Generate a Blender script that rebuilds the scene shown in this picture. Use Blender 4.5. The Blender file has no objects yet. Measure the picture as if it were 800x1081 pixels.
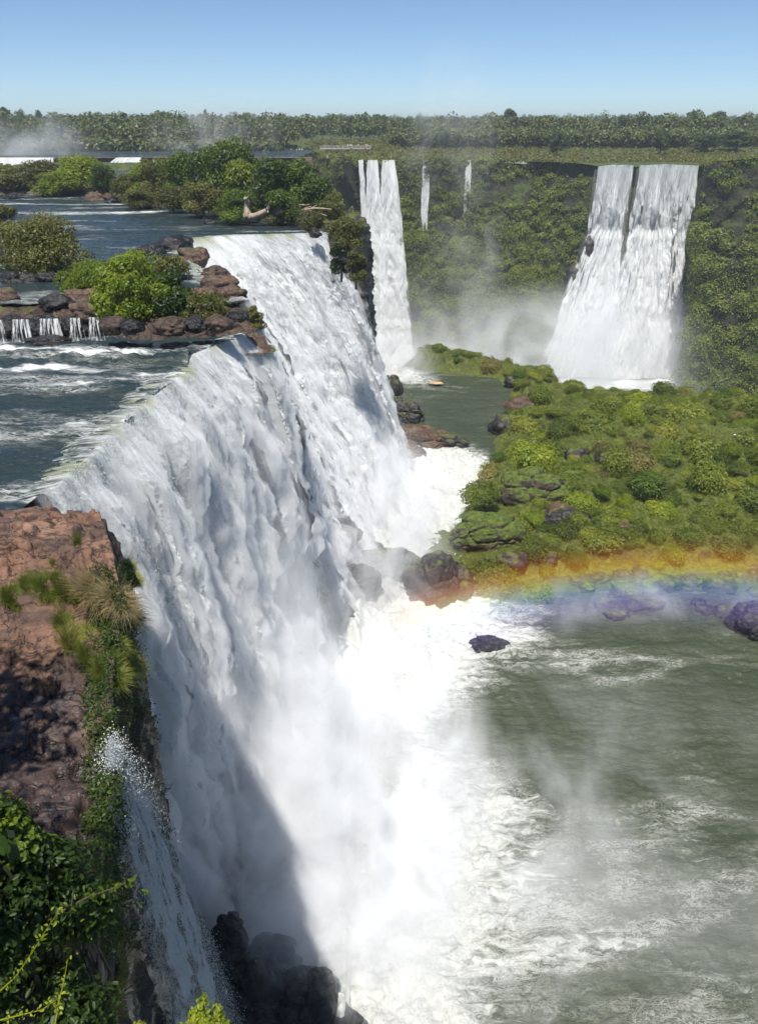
import bpy, math, random, bmesh
import numpy as np
from mathutils import Vector
rng = np.random.RandomState(11)
random.seed(5)
PI = math.pi
C = bpy.context.scene.collection
scn = bpy.context.scene

# ------------------------------------------------------------------ camera model
CAMZ = 49.0; PITCH = math.radians(27.0); F = 800.0
cp, sp = math.cos(PITCH), math.sin(PITCH)
def ray(px, py):
    u = (px - 400) / F; v = (540.5 - py) / F
    return np.array([u, cp + v * sp, -sp + v * cp])
def P(px, py, z):
    d = ray(px, py); t = (z - CAMZ) / d[2]
    return np.array([d[0] * t, d[1] * t, z])
def PY(px, py, Y):
    d = ray(px, py); t = Y / d[1]
    return np.array([d[0] * t, Y, CAMZ + d[2] * t])

# ------------------------------------------------------------------ noise
_r = np.random.RandomState(3)
PERM = _r.permutation(256).astype(np.int32); PERM = np.concatenate([PERM, PERM, PERM])
GR = _r.randn(256, 3).astype(np.float32); GR /= np.linalg.norm(GR, axis=1)[:, None]
def pn(x, y, z=0.0):
    x, y, z = np.broadcast_arrays(np.asarray(x, np.float32), np.asarray(y, np.float32), np.asarray(z, np.float32))
    xi = np.floor(x); yi = np.floor(y); zi = np.floor(z)
    xf = x - xi; yf = y - yi; zf = z - zi
    xi = xi.astype(np.int32) & 255; yi = yi.astype(np.int32) & 255; zi = zi.astype(np.int32) & 255
    f = lambda t: t * t * t * (t * (t * 6 - 15) + 10)
    u, v, w = f(xf), f(yf), f(zf)
    def g(a, b, c):
        h = PERM[PERM[PERM[xi + a] + yi + b] + zi + c]
        G = GR[h]
        return G[..., 0] * (xf - a) + G[..., 1] * (yf - b) + G[..., 2] * (zf - c)
    def L(a, b, t): return a + (b - a) * t
    return 1.6 * L(L(L(g(0,0,0), g(1,0,0), u), L(g(0,1,0), g(1,1,0), u), v),
                   L(L(g(0,0,1), g(1,0,1), u), L(g(0,1,1), g(1,1,1), u), v), w)
def fbm(x, y, z=0.0, o=4, g=0.5, l=2.03):
    s = 0; a = 1; t = 0
    for i in range(o):
        s = s + a * pn(x, y, z + 7.3 * i); t += a; a *= g; x = x * l; y = y * l; z = z * l
    return s / t
def bil(x, y, z=0.0, o=4, g=0.5, l=2.03):
    s = 0; a = 1; t = 0
    for i in range(o):
        s = s + a * np.abs(pn(x, y, z + 5.1 * i)) * 2; t += a; a *= g; x = x * l; y = y * l; z = z * l
    return s / t
def sstep(a, b, x):
    t = np.clip((x - a) / (b - a), 0, 1); return t * t * (3 - 2 * t)
def cells(x, y, z, jit=0.9):
    """distance to nearest and second nearest feature point (vectorised, 3D)"""
    x = np.asarray(x, np.float32); y = np.asarray(y, np.float32); z = np.asarray(z, np.float32)
    xi = np.floor(x).astype(np.int32); yi = np.floor(y).astype(np.int32); zi = np.floor(z).astype(np.int32)
    d1 = np.full(x.shape, 9.0, np.float32); d2 = d1.copy(); val = np.zeros(x.shape, np.float32)
    for a in (-1, 0, 1):
        for b in (-1, 0, 1):
            for c in (-1, 0, 1):
                X = xi + a; Y = yi + b; Z = zi + c
                h = PERM[PERM[PERM[X & 255] + (Y & 255)] + (Z & 255)]
                G = GR[h] * 0.5 * jit
                d = (X + .5 + G[..., 0] - x) ** 2 + (Y + .5 + G[..., 1] - y) ** 2 + (Z + .5 + G[..., 2] - z) ** 2
                n = d < d1
                d2 = np.where(n, d1, np.minimum(d2, d)); val = np.where(n, h / 255.0, val); d1 = np.where(n, d, d1)
    return np.sqrt(d1), np.sqrt(d2), val

# ------------------------------------------------------------------ mesh helpers
def tag(o, label=None, cat=None, group=None, kind=None):
    if label: o['label'] = label
    if cat: o['category'] = cat
    if group: o['group'] = group
    if kind: o['kind'] = kind
    return o
def link(name, me, mat=None, parent=None, loc=None):
    if mat is not None and not me.materials: me.materials.append(mat)
    o = bpy.data.objects.new(name, me); C.objects.link(o)
    if parent is not None: o.parent = parent
    if loc is not None: o.location = loc
    return o
def raw_mesh(name, V, Fc, smooth=True, attrs=None):
    """Fc: (n,k) int array"""
    me = bpy.data.meshes.new(name)
    V = np.ascontiguousarray(V, np.float32); n, k = Fc.shape
    me.vertices.add(len(V)); me.vertices.foreach_set('co', V.ravel())
    me.loops.add(n * k); me.loops.foreach_set('vertex_index', np.ascontiguousarray(Fc, np.int32).ravel())
    me.polygons.add(n); me.polygons.foreach_set('loop_start', np.arange(0, n * k, k, dtype=np.int32))
    me.polygons.foreach_set('loop_total', np.full(n, k, np.int32))
    me.polygons.foreach_set('use_smooth', np.full(n, smooth, bool))
    me.update(calc_edges=True)
    for a, arr in (attrs or {}).items():
        arr = np.asarray(arr, np.float32)
        if arr.ndim == 2:
            at = me.attributes.new(a, 'FLOAT_VECTOR', 'POINT'); at.data.foreach_set('vector', arr.ravel())
        else:
            at = me.attributes.new(a, 'FLOAT', 'POINT'); at.data.foreach_set('value', arr.ravel())
    return me
def grid_mesh(name, G, attrs=None, fmask=None, smooth=True):
    nu, nv = G.shape[:2]
    I = np.arange(nu * nv).reshape(nu, nv)
    Fc = np.stack([I[:-1, :-1], I[1:, :-1], I[1:, 1:], I[:-1, 1:]], -1).reshape(-1, 4)
    if fmask is not None:
        m = fmask[:-1, :-1] & fmask[1:, :-1] & fmask[1:, 1:] & fmask[:-1, 1:]
        Fc = Fc[m.reshape(-1)]
    at = {}
    for k, v in (attrs or {}).items():
        at[k] = v.reshape(-1, 3) if v.ndim == 3 else v.reshape(-1)
    return raw_mesh(name, G.reshape(-1, 3), Fc, smooth, at)
def normals(G):
    du = np.gradient(G, axis=0); dv = np.gradient(G, axis=1)
    n = np.cross(du, dv); n /= (np.linalg.norm(n, axis=-1, keepdims=True) + 1e-9)
    return n
def resample(poly, n, smooth=0):
    p = np.asarray(poly, float)
    s = np.concatenate([[0], np.cumsum(np.linalg.norm(np.diff(p[:, :2], axis=0), axis=1))])
    t = np.linspace(0, s[-1], n)
    q = np.stack([np.interp(t, s, p[:, i]) for i in range(p.shape[1])], -1)
    if smooth:
        k = np.hanning(smooth * 2 + 3); k /= k.sum(); r = smooth + 1
        for i in range(q.shape[1]):
            e = np.concatenate([2 * q[0, i] - q[1:r + 1, i][::-1], q[:, i], 2 * q[-1, i] - q[-r - 1:-1, i][::-1]])
            q[:, i] = np.convolve(e, k, 'valid')
    return q
def resample_by(poly, key, n, smooth=0):
    """resample poly using parameterisation of key polyline (same control count)"""
    p = np.asarray(poly, float); kx = np.asarray(key, float)
    s = np.concatenate([[0], np.cumsum(np.linalg.norm(np.diff(kx[:, :2], axis=0), axis=1))])
    t = np.linspace(0, s[-1], n)
    q = np.stack([np.interp(t, s, p[:, i]) for i in range(p.shape[1])], -1)
    if smooth:
        k = np.hanning(smooth * 2 + 3); k /= k.sum(); r = smooth + 1
        for i in range(q.shape[1]):
            e = np.concatenate([2 * q[0, i] - q[1:r + 1, i][::-1], q[:, i], 2 * q[-1, i] - q[-r - 1:-1, i][::-1]])
            q[:, i] = np.convolve(e, k, 'valid')
    return q
def loft(polys, n, rows, smooth=6):
    """polys: list of control polylines (same count, xyz); rows between consecutive"""
    Q = [resample_by(p, polys[len(polys) // 2] if len(polys) > 2 else polys[0], n, smooth) for p in polys]
    out = []
    for k in range(len(Q) - 1):
        for j in range(rows[k]):
            f = j / rows[k]; out.append(Q[k] * (1 - f) + Q[k + 1] * f)
    out.append(Q[-1])
    return np.stack(out, 1)     # (n, rows, 3)

# ------------------------------------------------------------------ materials
class NT:
    def __init__(s, name):
        s.mat = bpy.data.materials.new(name); s.mat.use_nodes = True
        s.t = s.mat.node_tree; s.t.nodes.clear()
        s.out = s.t.nodes.new('ShaderNodeOutputMaterial')
    def add(s, typ, ins=None, **props):
        n = s.t.nodes.new(typ)
        for k, v in props.items(): setattr(n, k, v)
        for k, v in (ins or {}).items():
            i = n.inputs[k]
            if isinstance(v, bpy.types.NodeSocket): s.t.links.new(v, i)
            else: i.default_value = v
        return n
    def m(s, op, a, b=0.0, c=0.0, clamp=False):
        n = s.add('ShaderNodeMath', {0: a, 1: b, 2: c}, operation=op); n.use_clamp = clamp
        return n.outputs[0]
    def vm(s, op, a, b=(0, 0, 0)):
        n = s.add('ShaderNodeVectorMath', {0: a, 1: b}, operation=op); return n.outputs[0]
    def attr(s, name, out='Fac'): return s.add('ShaderNodeAttribute', attribute_name=name).outputs[out]
    def noise(s, vec, scale, detail=4, rough=.55, dist=0.0, out=0):
        return s.add('ShaderNodeTexNoise', {'Vector': vec, 'Scale': scale, 'Detail': detail, 'Roughness': rough, 'Distortion': dist}).outputs[out]
    def mr(s, v, a, b, c=0.0, d=1.0, sm=True):
        n = s.add('ShaderNodeMapRange', {'Value': v, 'From Min': a, 'From Max': b, 'To Min': c, 'To Max': d})
        if sm: n.interpolation_type = 'SMOOTHSTEP'
        return n.outputs[0]
    def ramp(s, f, stops):
        n = s.add('ShaderNodeValToRGB', {'Fac': f}); e = n.color_ramp.elements
        e[0].position = stops[0][0]; e[0].color = (*stops[0][1], 1)
        e[1].position = stops[-1][0]; e[1].color = (*stops[-1][1], 1)
        for p, c in stops[1:-1]: e.new(p).color = (c[0], c[1], c[2], 1)
        return n.outputs[0]
    def mix(s, f, a, b):
        a = (*a, 1) if isinstance(a, tuple) and len(a) == 3 else a
        b = (*b, 1) if isinstance(b, tuple) and len(b) == 3 else b
        return s.add('ShaderNodeMix', {'Factor': f, 6: a, 7: b}, data_type='RGBA').outputs[2]
    def bump(s, h, st, dist, nrm=None):
        i = {'Height': h, 'Strength': st, 'Distance': dist}
        if nrm is not None: i['Normal'] = nrm
        return s.add('ShaderNodeBump', i).outputs[0]
    def pos(s): return s.add('ShaderNodeNewGeometry').outputs['Position']
    def scale(s, vec, sc):
        return s.add('ShaderNodeMapping', {'Vector': vec, 'Scale': sc}).outputs[0]
    def bsdf(s, **k):
        names = {'col': 'Base Color', 'rough': 'Roughness', 'nrm': 'Normal', 'spec': 'Specular IOR Level', 'ior': 'IOR', 'trans': 'Transmission Weight', 'coat': 'Coat Weight'}
        i = {}
        for a, v in k.items():
            if a == 'col' and isinstance(v, tuple): v = (*v, 1)
            i[names[a]] = v
        return s.add('ShaderNodeBsdfPrincipled', i).outputs[0]
    def surf(s, sh): s.t.links.new(sh, s.out.inputs['Surface']); return s.mat
    def vol(s, sh): s.t.links.new(sh, s.out.inputs['Volume']); return s.mat
    def mixs(s, f, a, b): return s.add('ShaderNodeMixShader', {0: f, 1: a, 2: b}).outputs[0]

def mat_fall(name, far=False, alpha=True, green=0.0, dark=0.5, lace=0.0, lace_k=1.0):
    n = NT(name)
    fl = n.attr('flow', 'Vector'); t = n.attr('t'); e = n.attr('edge')
    a = n.noise(n.scale(fl, (.42, .03, 1) if far else (1.3, .16, 1)), 1.0, 6, .62)
    b = n.noise(n.scale(fl, (.9, .10, 1) if far else (3.4, .75, 1)), 1.0, 7, .72, .5)
    h = n.m('ADD', n.m('MULTIPLY', a, .5), n.m('MULTIPLY', b, .5))
    thin = n.mr(h, .36, .56, 1, 0)                  # thin glassy water between the white packets
    thin = n.m('MULTIPLY', thin, n.mr(t, .02, .75, dark + .25, dark * .2))
    col = n.mix(thin, (.93, .945, .95), (.42, .48, .50))
    lipm = n.m('MULTIPLY', n.mr(t, .0, .09, 1, 0), n.mr(n.noise(n.scale(fl, (.45, .05, 1)), 1, 3), .42, .6))
    col = n.mix(n.m('MULTIPLY', lipm, green), col, (.36, .40, .17))
    up = n.m('MULTIPLY', n.mr(t, -.03, .03, 1, 0), n.mr(b, .4, .62, 1, .25))
    col = n.mix(up, col, (.05, .075, .08))
    bm = n.bump(h, .45, .5 if far else .16)
    bm = bm if far else n.bump(n.noise(n.scale(fl, (9, 5, 1)), 1, 3, .6), .35, .045, bm)
    d = n.bsdf(col=col, rough=.8, spec=.1, nrm=bm)
    tr = n.add('ShaderNodeBsdfTranslucent', {'Color': col, 'Normal': bm}).outputs[0]
    s = n.mixs(.5, d, tr)
    if alpha:
        str_ = n.noise(n.scale(fl, (5.5 * lace_k, .30 * lace_k, 1)), 1, 5, .7) if lace else a
        al = n.m('SUBTRACT', n.m('MULTIPLY', e, 1.9 - lace), n.m('MULTIPLY', n.mr(str_, .3, .7, 0, 1, False), 1.0))
        al = n.mr(al, -.05, .25)
        s = n.mixs(al, n.add('ShaderNodeBsdfTransparent').outputs[0], s)
    return n.surf(s)

def mat_spray():
    n = NT('spray_foam')
    return n.surf(n.mixs(.35, n.bsdf(col=(.92, .94, .95), rough=.5), n.add('ShaderNodeBsdfTranslucent', {'Color': (.9, .92, .94, 1)}).outputs[0]))

def mat_water(name, deep, foamc, sx, sy, lace=1.0, rough=.09, wave=1.0, murk=None):
    n = NT(name); p = n.pos()
    fo = n.attr('foam')
    w1 = n.noise(n.scale(p, (.5 * sx, .9 * sy, .5)), 1.6, 5, .6, .3)
    w2 = n.noise(n.scale(p, (sx, sy * 1.3, 1)), 4.5, 4, .6, .5)
    hh = n.m('ADD', w1, n.m('MULTIPLY', w2, .35))
    bm = n.bump(hh, .85 * wave, .35)
    bm = n.bump(n.noise(n.scale(p, (sx, sy, 1)), 14, 3, .55), .5 * wave, .04, bm)
    # lacy foam: bands where warped noise is near its middle value
    l1 = n.noise(n.scale(p, (.35 * sx, .8 * sy, .5)), 1.3, 6, .68, 1.2)
    l2 = n.noise(n.scale(p, (1.0 * sx, 1.6 * sy, 1)), 1.7, 5, .65, 1.6)
    r1 = n.mr(n.m('ABSOLUTE', n.m('SUBTRACT', l1, .5)), .0, .035, 1, 0)
    r2 = n.mr(n.m('ABSOLUTE', n.m('SUBTRACT', l2, .5)), .0, .05, 1, 0)
    lacef = n.m('MULTIPLY', n.m('MAXIMUM', r1, n.m('MULTIPLY', r2, .8)), lace)
    patch = n.noise(n.scale(p, (.12 * sx, .3 * sy, .3)), 1.0, 4, .6, .6)
    body = n.mr(n.m('ADD', fo, n.m('MULTIPLY', n.m('SUBTRACT', l1, .5), 1.6)), .42, .85)
    lac = n.m('MULTIPLY', lacef, n.mr(n.m('ADD', n.m('MULTIPLY', fo, 1.1), n.m('MULTIPLY', n.m('SUBTRACT', patch, .5), 2.0)), .12, .75))
    fm = n.m('MAXIMUM', body, n.m('MULTIPLY', lac, .85), clamp=True)
    dc = n.mix(n.mr(patch, .3, .7), deep, murk or deep)
    bf = n.bump(n.noise(n.scale(p, (1, 1, 1)), 2.2, 6, .7, .8), .9, .4)
    wat = n.bsdf(col=dc, rough=rough, ior=1.33, nrm=bm)
    fcol = n.mix(n.mr(l2, .35, .65), foamc, tuple(c * .86 for c in foamc))
    foam = n.bsdf(col=fcol, rough=.6, spec=.3, nrm=bf)
    return n.surf(n.mixs(fm, wat, foam))

def mat_rock(name, c1, c2, c3, rough=.8, moss=0.0, mossc=((.05, .075, .012), (.12, .13, .02)), sc=1.0, wetz=None, bumpd=.15):
    n = NT(name); p = n.pos(); g = n.add('ShaderNodeNewGeometry')
    a = n.noise(p, .55 * sc, 6, .62, .4); b = n.noise(n.scale(p, (1, 1, 3)), 3.2 * sc, 6, .65)
    col = n.ramp(a, [(.3, c1), (.5, c2), (.7, c3)])
    col = n.mix(n.mr(b, .42, .66, .0, .6), col, tuple(c * .35 for c in c1))
    vo = n.add('ShaderNodeTexVoronoi', {'Vector': n.vm('ADD', p, n.vm('MULTIPLY', n.noise(p, 1.1 * sc, 3, .5, 0, 1), (.9, .9, .9))), 'Scale': 1.15 * sc}, feature='DISTANCE_TO_EDGE').outputs[0]
    crack = n.mr(vo, 0, .035)
    col = n.mix(n.mr(crack, 0, 1, .75, 0), col, tuple(c * .2 for c in c1))
    h = n.m('ADD', n.m('MULTIPLY', b, .6), n.m('MULTIPLY', crack, .25))
    h = n.m('ADD', h, n.m('MULTIPLY', n.noise(p, 14 * sc, 4, .6), .25))
    bm = n.bump(h, .9, bumpd / sc)
    ro = n.mr(a, .35, .6, rough * .75, rough, False)
    if moss:
        nz = n.add('ShaderNodeSeparateXYZ', {0: g.outputs['Normal']}).outputs[2]
        mk = n.mr(n.m('ADD', n.m('MULTIPLY', nz, .6), n.m('MULTIPLY', n.noise(p, .45 * sc, 5, .6), 1.2)), 1.25 - moss * .8, 1.45 - moss * .8)
        mc = n.mix(n.mr(n.noise(p, 2.1 * sc, 5, .7), .35, .65), mossc[0], mossc[1])
        col = n.mix(mk, col, mc); ro = n.m('MAXIMUM', ro, n.m('MULTIPLY', mk, .9))
    return n.surf(n.bsdf(col=col, rough=ro, nrm=bm, spec=.4))

def mat_leaf(name, dark, light, yel, tr=.3, hue=.5):
    n = NT(name)
    r = n.attr('rnd'); oi = n.add('ShaderNodeObjectInfo').outputs['Random']
    big = n.noise(n.pos(), .12, 3)
    f = n.m('ADD', n.m('MULTIPLY', r, .45), n.m('MULTIPLY', n.m('ADD', n.m('MULTIPLY', oi, 1.1), n.m('MULTIPLY', n.m('SUBTRACT', big, .35), 1.6)), .42), clamp=True)
    col = n.ramp(f, [(.1, dark), (.55, light), (.95, yel)])
    d = n.bsdf(col=col, rough=.5, spec=.35)
    t = n.add('ShaderNodeBsdfTranslucent', {'Color': n.mix(.5, col, tuple(min(1, c * 1.6) for c in yel))}).outputs[0]
    return n.surf(n.mixs(tr, d, t))
def mat_plain(name, c1, c2, sc=4.0, rough=.8, b=.03):
    n = NT(name); p = n.add('ShaderNodeTexCoord').outputs['Object']
    a = n.noise(n.scale(p, (1, 1, .4)), sc, 5, .65)
    return n.surf(n.bsdf(col=n.mix(n.mr(a, .35, .65), c1, c2), rough=rough, nrm=n.bump(a, .8, b)))

M = {}
M['fall'] = mat_fall('falling_water', green=.7, dark=.62)
M['fall_soft'] = mat_fall('falling_water_thick', green=.75, dark=.42)
M['fall_thin'] = mat_fall('falling_water_thin', green=0, dark=.3, lace=1.18, lace_k=1.3)
M['fall_cascade'] = mat_fall('falling_water_cascade', green=0, dark=.3, lace=1.32, lace_k=1.3)
M['fall_wisp'] = mat_fall('falling_water_wispy', far=True, green=0, dark=.2, lace=.55, lace_k=.3)
M['fall_far'] = mat_fall('falling_water_distant', far=True, green=.1, dark=.5)
M['spray'] = mat_spray()
M['river'] = mat_water('river_water', (.012, .028, .04), (.78, .80, .80), .45, 1.5, lace=.8, rough=.10, wave=1.0, murk=(.03, .04, .032))
M['pool'] = mat_water('pool_water', (.040, .052, .028), (.64, .65, .62), .8, 1.1, lace=1.0, rough=.14, wave=.9, murk=(.060, .070, .042))
M['gorge_water'] = mat_water('gorge_water', (.10, .13, .11), (.85, .87, .86), .3, .5, lace=.6, rough=.3, wave=.6, murk=(.14, .17, .15))
M['ledge'] = mat_rock('ledge_rock', (.16, .075, .040), (.27, .135, .075), (.36, .20, .12), rough=.75, moss=.12, mossc=((.10, .09, .03), (.13, .12, .03)), bumpd=.12)
M['wetrock'] = mat_rock('wet_basalt', (.016, .015, .015), (.035, .030, .028), (.07, .055, .045), rough=.35, moss=.22, bumpd=.2)
M['blackrock'] = mat_rock('black_wet_rock', (.010, .010, .011), (.022, .021, .022), (.045, .042, .042), rough=.28, moss=0, bumpd=.2)
M['brownrock'] = mat_rock('brown_rock', (.05, .030, .022), (.11, .065, .045), (.20, .125, .085), rough=.6, moss=.12, bumpd=.2)
M['shelf'] = mat_rock('shelf_rock', (.030, .020, .016), (.075, .045, .032), (.15, .095, .065), rough=.55, moss=.10, bumpd=.2)
M['mossrock'] = mat_rock('mossy_rock', (.03, .024, .020), (.065, .048, .036), (.12, .085, .06), rough=.6, moss=.62, mossc=((.035, .06, .010), (.12, .15, .02)), bumpd=.25)
M['islandground'] = mat_rock('island_ground', (.045, .030, .018), (.06, .055, .02), (.07, .07, .02), rough=.9, moss=.62, mossc=((.045, .060, .010), (.12, .14, .02)), bumpd=.3)
M['wallground'] = mat_rock('gorge_wall_ground', (.030, .024, .017), (.045, .05, .018), (.06, .075, .02), rough=.9, moss=.45, mossc=((.03, .05, .010), (.07, .09, .02)), sc=.3, bumpd=.3)
M['plateau'] = mat_rock('plateau_ground', (.03, .04, .012), (.05, .065, .018), (.08, .09, .03), rough=.95, moss=.6, mossc=((.04, .06, .012), (.09, .11, .03)), sc=.2, bumpd=.3)
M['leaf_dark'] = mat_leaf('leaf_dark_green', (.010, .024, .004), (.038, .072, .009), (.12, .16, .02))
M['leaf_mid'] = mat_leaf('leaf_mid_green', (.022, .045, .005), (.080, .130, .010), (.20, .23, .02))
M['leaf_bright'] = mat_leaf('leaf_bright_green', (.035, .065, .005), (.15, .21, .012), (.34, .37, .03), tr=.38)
M['leaf_olive'] = mat_leaf('leaf_olive', (.035, .042, .010), (.09, .098, .018), (.17, .16, .04))
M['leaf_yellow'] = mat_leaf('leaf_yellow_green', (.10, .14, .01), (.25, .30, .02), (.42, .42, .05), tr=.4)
M['grass'] = mat_leaf('grass_blades', (.05, .08, .012), (.18, .21, .03), (.34, .31, .09), tr=.35)
M['drygrass'] = mat_leaf('dry_grass_blades', (.10, .08, .03), (.26, .20, .09), (.42, .34, .20), tr=.3)
M['cushion'] = mat_leaf('cushion_shrub_leaves', (.030, .050, .006), (.115, .155, .014), (.27, .28, .035), tr=.25)
M['cushion_brown'] = mat_leaf('brown_shrub_leaves', (.05, .045, .012), (.13, .12, .03), (.22, .19, .05), tr=.2)
M['wall_leaf'] = mat_leaf('gorge_wall_leaves', (.034, .055, .009), (.10, .145, .02), (.21, .24, .04), tr=.3)
M['forest'] = mat_leaf('forest_leaves', (.014, .026, .008), (.045, .068, .016), (.12, .135, .035), tr=.2)
M['bark'] = mat_plain('bark', (.06, .045, .03), (.14, .11, .08), 6)
M['drift'] = mat_plain('driftwood_grey', (.20, .15, .11), (.42, .34, .26), 5)
M['steel'] = mat_plain('pale_railing', (.55, .55, .52), (.65, .64, .6), 5, .5, .005)
M['deck'] = mat_plain('concrete_deck', (.35, .34, .32), (.48, .46, .43), 3)
M['sand'] = mat_plain('wet_sand', (.35, .24, .12), (.5, .36, .2), 2)

# ------------------------------------------------------------------ water sheets
NEARZ, FARZ, UPZ, GORGE = 35.0, 36.5, 40.0, -35.0
def polydist(X, Y, pts, closed=False):
    pts = list(pts); n = len(pts); d = np.full(X.shape, 1e9)
    for i in range(n if closed else n - 1):
        a = pts[i]; b = pts[(i + 1) % n]
        ex, ey = b[0] - a[0], b[1] - a[1]; L2 = ex * ex + ey * ey + 1e-9
        t = np.clip(((X - a[0]) * ex + (Y - a[1]) * ey) / L2, 0, 1)
        d = np.minimum(d, np.hypot(X - a[0] - t * ex, Y - a[1] - t * ey))
    return d
def inside(X, Y, pts):
    r = np.zeros(X.shape, bool); n = len(pts)
    for i in range(n):
        x1, y1 = pts[i][:2]; x2, y2 = pts[(i + 1) % n][:2]
        if y1 == y2: continue
        c = ((y1 > Y) != (y2 > Y)) & (X < (x2 - x1) * (Y - y1) / (y2 - y1) + x1)
        r ^= c
    return r

# lips and feet (world x,y)
LIP_N = [(-14.6, 28.6), (-14.0, 30.0), (-13.6, 37.5), (-12.9, 44), (-12.2, 47), (-12.9, 51), (-11.0, 55), (-9.2, 59.6)]
FOOT_N = [(-12.4, 30.6), (-11.6, 31.4), (-9.6, 38), (-8.4, 44.6), (-7.6, 48), (-7.4, 52), (-6.8, 56.6), (-5.6, 61.5)]
LIP_F = [(-10.4, 61.5), (-12.6, 66), (-16.6, 74), (-22.0, 88), (-23.5, 99), (-19.0, 102.5), (-13, 103.5), (-5.8, 105.5)]
FOOT_F = [(-5.4, 64), (-3.5, 68), (-2.8, 75), (-1.2, 83), (0.2, 90), (1.6, 95.5), (2.8, 101), (4.5, 108)]

def make_fall(name, lip, foot, zl, zf, nu, nv, mat, label, pre=2.5, amp=1.0, ex=1.7, hx=1.0, hfun=None, bulge=None, spray=0, spsize=.06, rib=.9, group=None, edgew=1.6, tcut=1.0, smooth=14, topwob=.0, fk=.42, ck=1.0, doff=.55, veil=0, vd=1.0):
    L = resample(lip, nu, smooth); Ft = resample_by(foot, lip, nu, smooth)
    if np.ndim(zl) > 0: zl = resample_by([(a, 0) for a in zl], lip, nu, smooth)[:, 0]
    if np.ndim(zf) > 0: zf = resample_by([(a, 0) for a in zf], lip, nu, smooth)[:, 0]
    zl = np.broadcast_to(zl, (nu,)); zf = np.broadcast_to(zf, (nu,))
    ulen = np.concatenate([[0], np.cumsum(np.linalg.norm(np.diff(L[:, :2], axis=0), axis=1))])
    drop = float(np.mean(zl - zf)); tp = pre / max(drop, 1)
    npre = max(4, int(nv * .07)) if pre > 0 else 1
    t = np.concatenate([np.linspace(-tp, 0, npre, endpoint=False), np.linspace(0, 1, nv) ** 1.0])
    if pre <= 0: t = np.linspace(0, 1, nv)
    T = np.broadcast_to(t[None, :], (nu, len(t))); U = np.broadcast_to(ulen[:, None], T.shape)
    # wobbling lip
    wob = (fbm(U * .35, U * 0 + 3.3, 0, 4) * topwob)
    dirv = Ft[:, :2] - L[:, :2]
    dn = dirv / (np.linalg.norm(dirv, axis=1, keepdims=True) + 1e-6)
    Tp = np.clip(T, 0, 1)
    G = np.zeros(T.shape + (3,))
    hz = Tp ** hx if hfun is None else hfun(Tp, U)
    for k in (0, 1):
        G[..., k] = L[:, None, k] + dirv[:, None, k] * hz + dn[:, None, k] * (np.minimum(T, 0) * drop + wob)
    G[..., 2] = zl[:, None] - (zl - zf)[:, None] * Tp ** ex - (T > 0) * 0 + .05
    G[..., 2] -= np.clip(-T / tp, 0, 1) ** 4 * .5 if pre > 0 else 0
    S = np.concatenate([np.zeros((nu, 1)), np.cumsum(np.linalg.norm(np.diff(G, axis=1), axis=-1), axis=1)], 1)
    n = normals(G)
    ref = np.zeros_like(n); ref[..., 0] = dn[:, None, 0]; ref[..., 1] = dn[:, None, 1]; ref[..., 2] = .6
    sg = np.sign((n * ref).sum(-1, keepdims=True)); n *= sg
    # ragged packets of water
    wu = U + .8 * fbm(U * .3, S * .12, 9, 3); ws = S + 1.5 * fbm(U * .9, S * .1, 4, 3)
    ribs = bil(wu * .33, ws * .035, 1.0, 3) - .35
    clump = .6 * (bil(wu * .9, ws * .22 - 3, 2.0, 3, .5) - .35) + .5 * fbm(wu * 1.1, ws * .3, 6.0, 4, .6)
    fine = fbm(wu * 4.2, ws * 1.3, 5.0, 4, .65) * .9
    strand = fbm(wu * 5.0, ws * .25, 8, 3)
    a = sstep(0.0, .25, T)
    d = amp * (rib * ribs * 2.9 * a + a * (.5 + .9 * Tp) * clump * ck + (.15 + .85 * a) * fine * fk + .10 * strand * (.35 + a))
    G = G + n * d[..., None]
    e = np.minimum(U, ulen[-1] - U) / edgew + (.35 * fbm(U * 1.2, S * .25, 3, 4) if edgew < 2 else .9 * fbm(U * .35, S * .08, 3, 4))
    e = np.clip(e, 0, 1)
    if tcut < 1: e = e * (1 - sstep(tcut, 1, T))
    flow = np.stack([U, S, T * 0], -1)
    if veil:
        qu, qv = 5, 5
        sl_ = (slice(None, None, qu), slice(npre + 6, None, qv)); Gs = G[sl_]; ns = n[sl_]; Us, Ss, Ts = U[sl_], S[sl_], T[sl_]; dd = 0 * Us
        th = veil * (sstep(.0, .2, Ts) * (.22 + .9 * Ts) * (.55 + 1.5 * np.clip(fbm(Us * .5, Ss * .13, 14, 4, .6) + .1, -.3, 1))).clip(.02, 3) * np.minimum(e[sl_] * 2, 1)
        k1, k2 = Gs.shape[:2]; outer = Gs + ns * (dd + th)[..., None]; inner = Gs + ns * (dd - .5)[..., None]
        VV = np.concatenate([inner.reshape(-1, 3), outer.reshape(-1, 3)]); I0 = np.arange(k1 * k2).reshape(k1, k2); I1 = I0 + k1 * k2
        fs = [np.stack([I0[:-1, :-1], I0[:-1, 1:], I0[1:, 1:], I0[1:, :-1]], -1).reshape(-1, 4), np.stack([I1[:-1, :-1], I1[1:, :-1], I1[1:, 1:], I1[:-1, 1:]], -1).reshape(-1, 4)]
        for A0, A1 in ((I0[:, 0], I1[:, 0]), (I0[:, -1][::-1], I1[:, -1][::-1]), (I0[0, :][::-1], I1[0, :][::-1]), (I0[-1, :], I1[-1, :])):
            fs.append(np.stack([A0[:-1], A0[1:], A1[1:], A1[:-1]], -1))
        veil_me = outward(raw_mesh('spray_veil', VV, np.concatenate(fs)))
    me = grid_mesh(name, G, {'flow': flow, 't': T, 'edge': e})
    o = link(name, me, mat); tag(o, label, 'waterfall', group)
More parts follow.
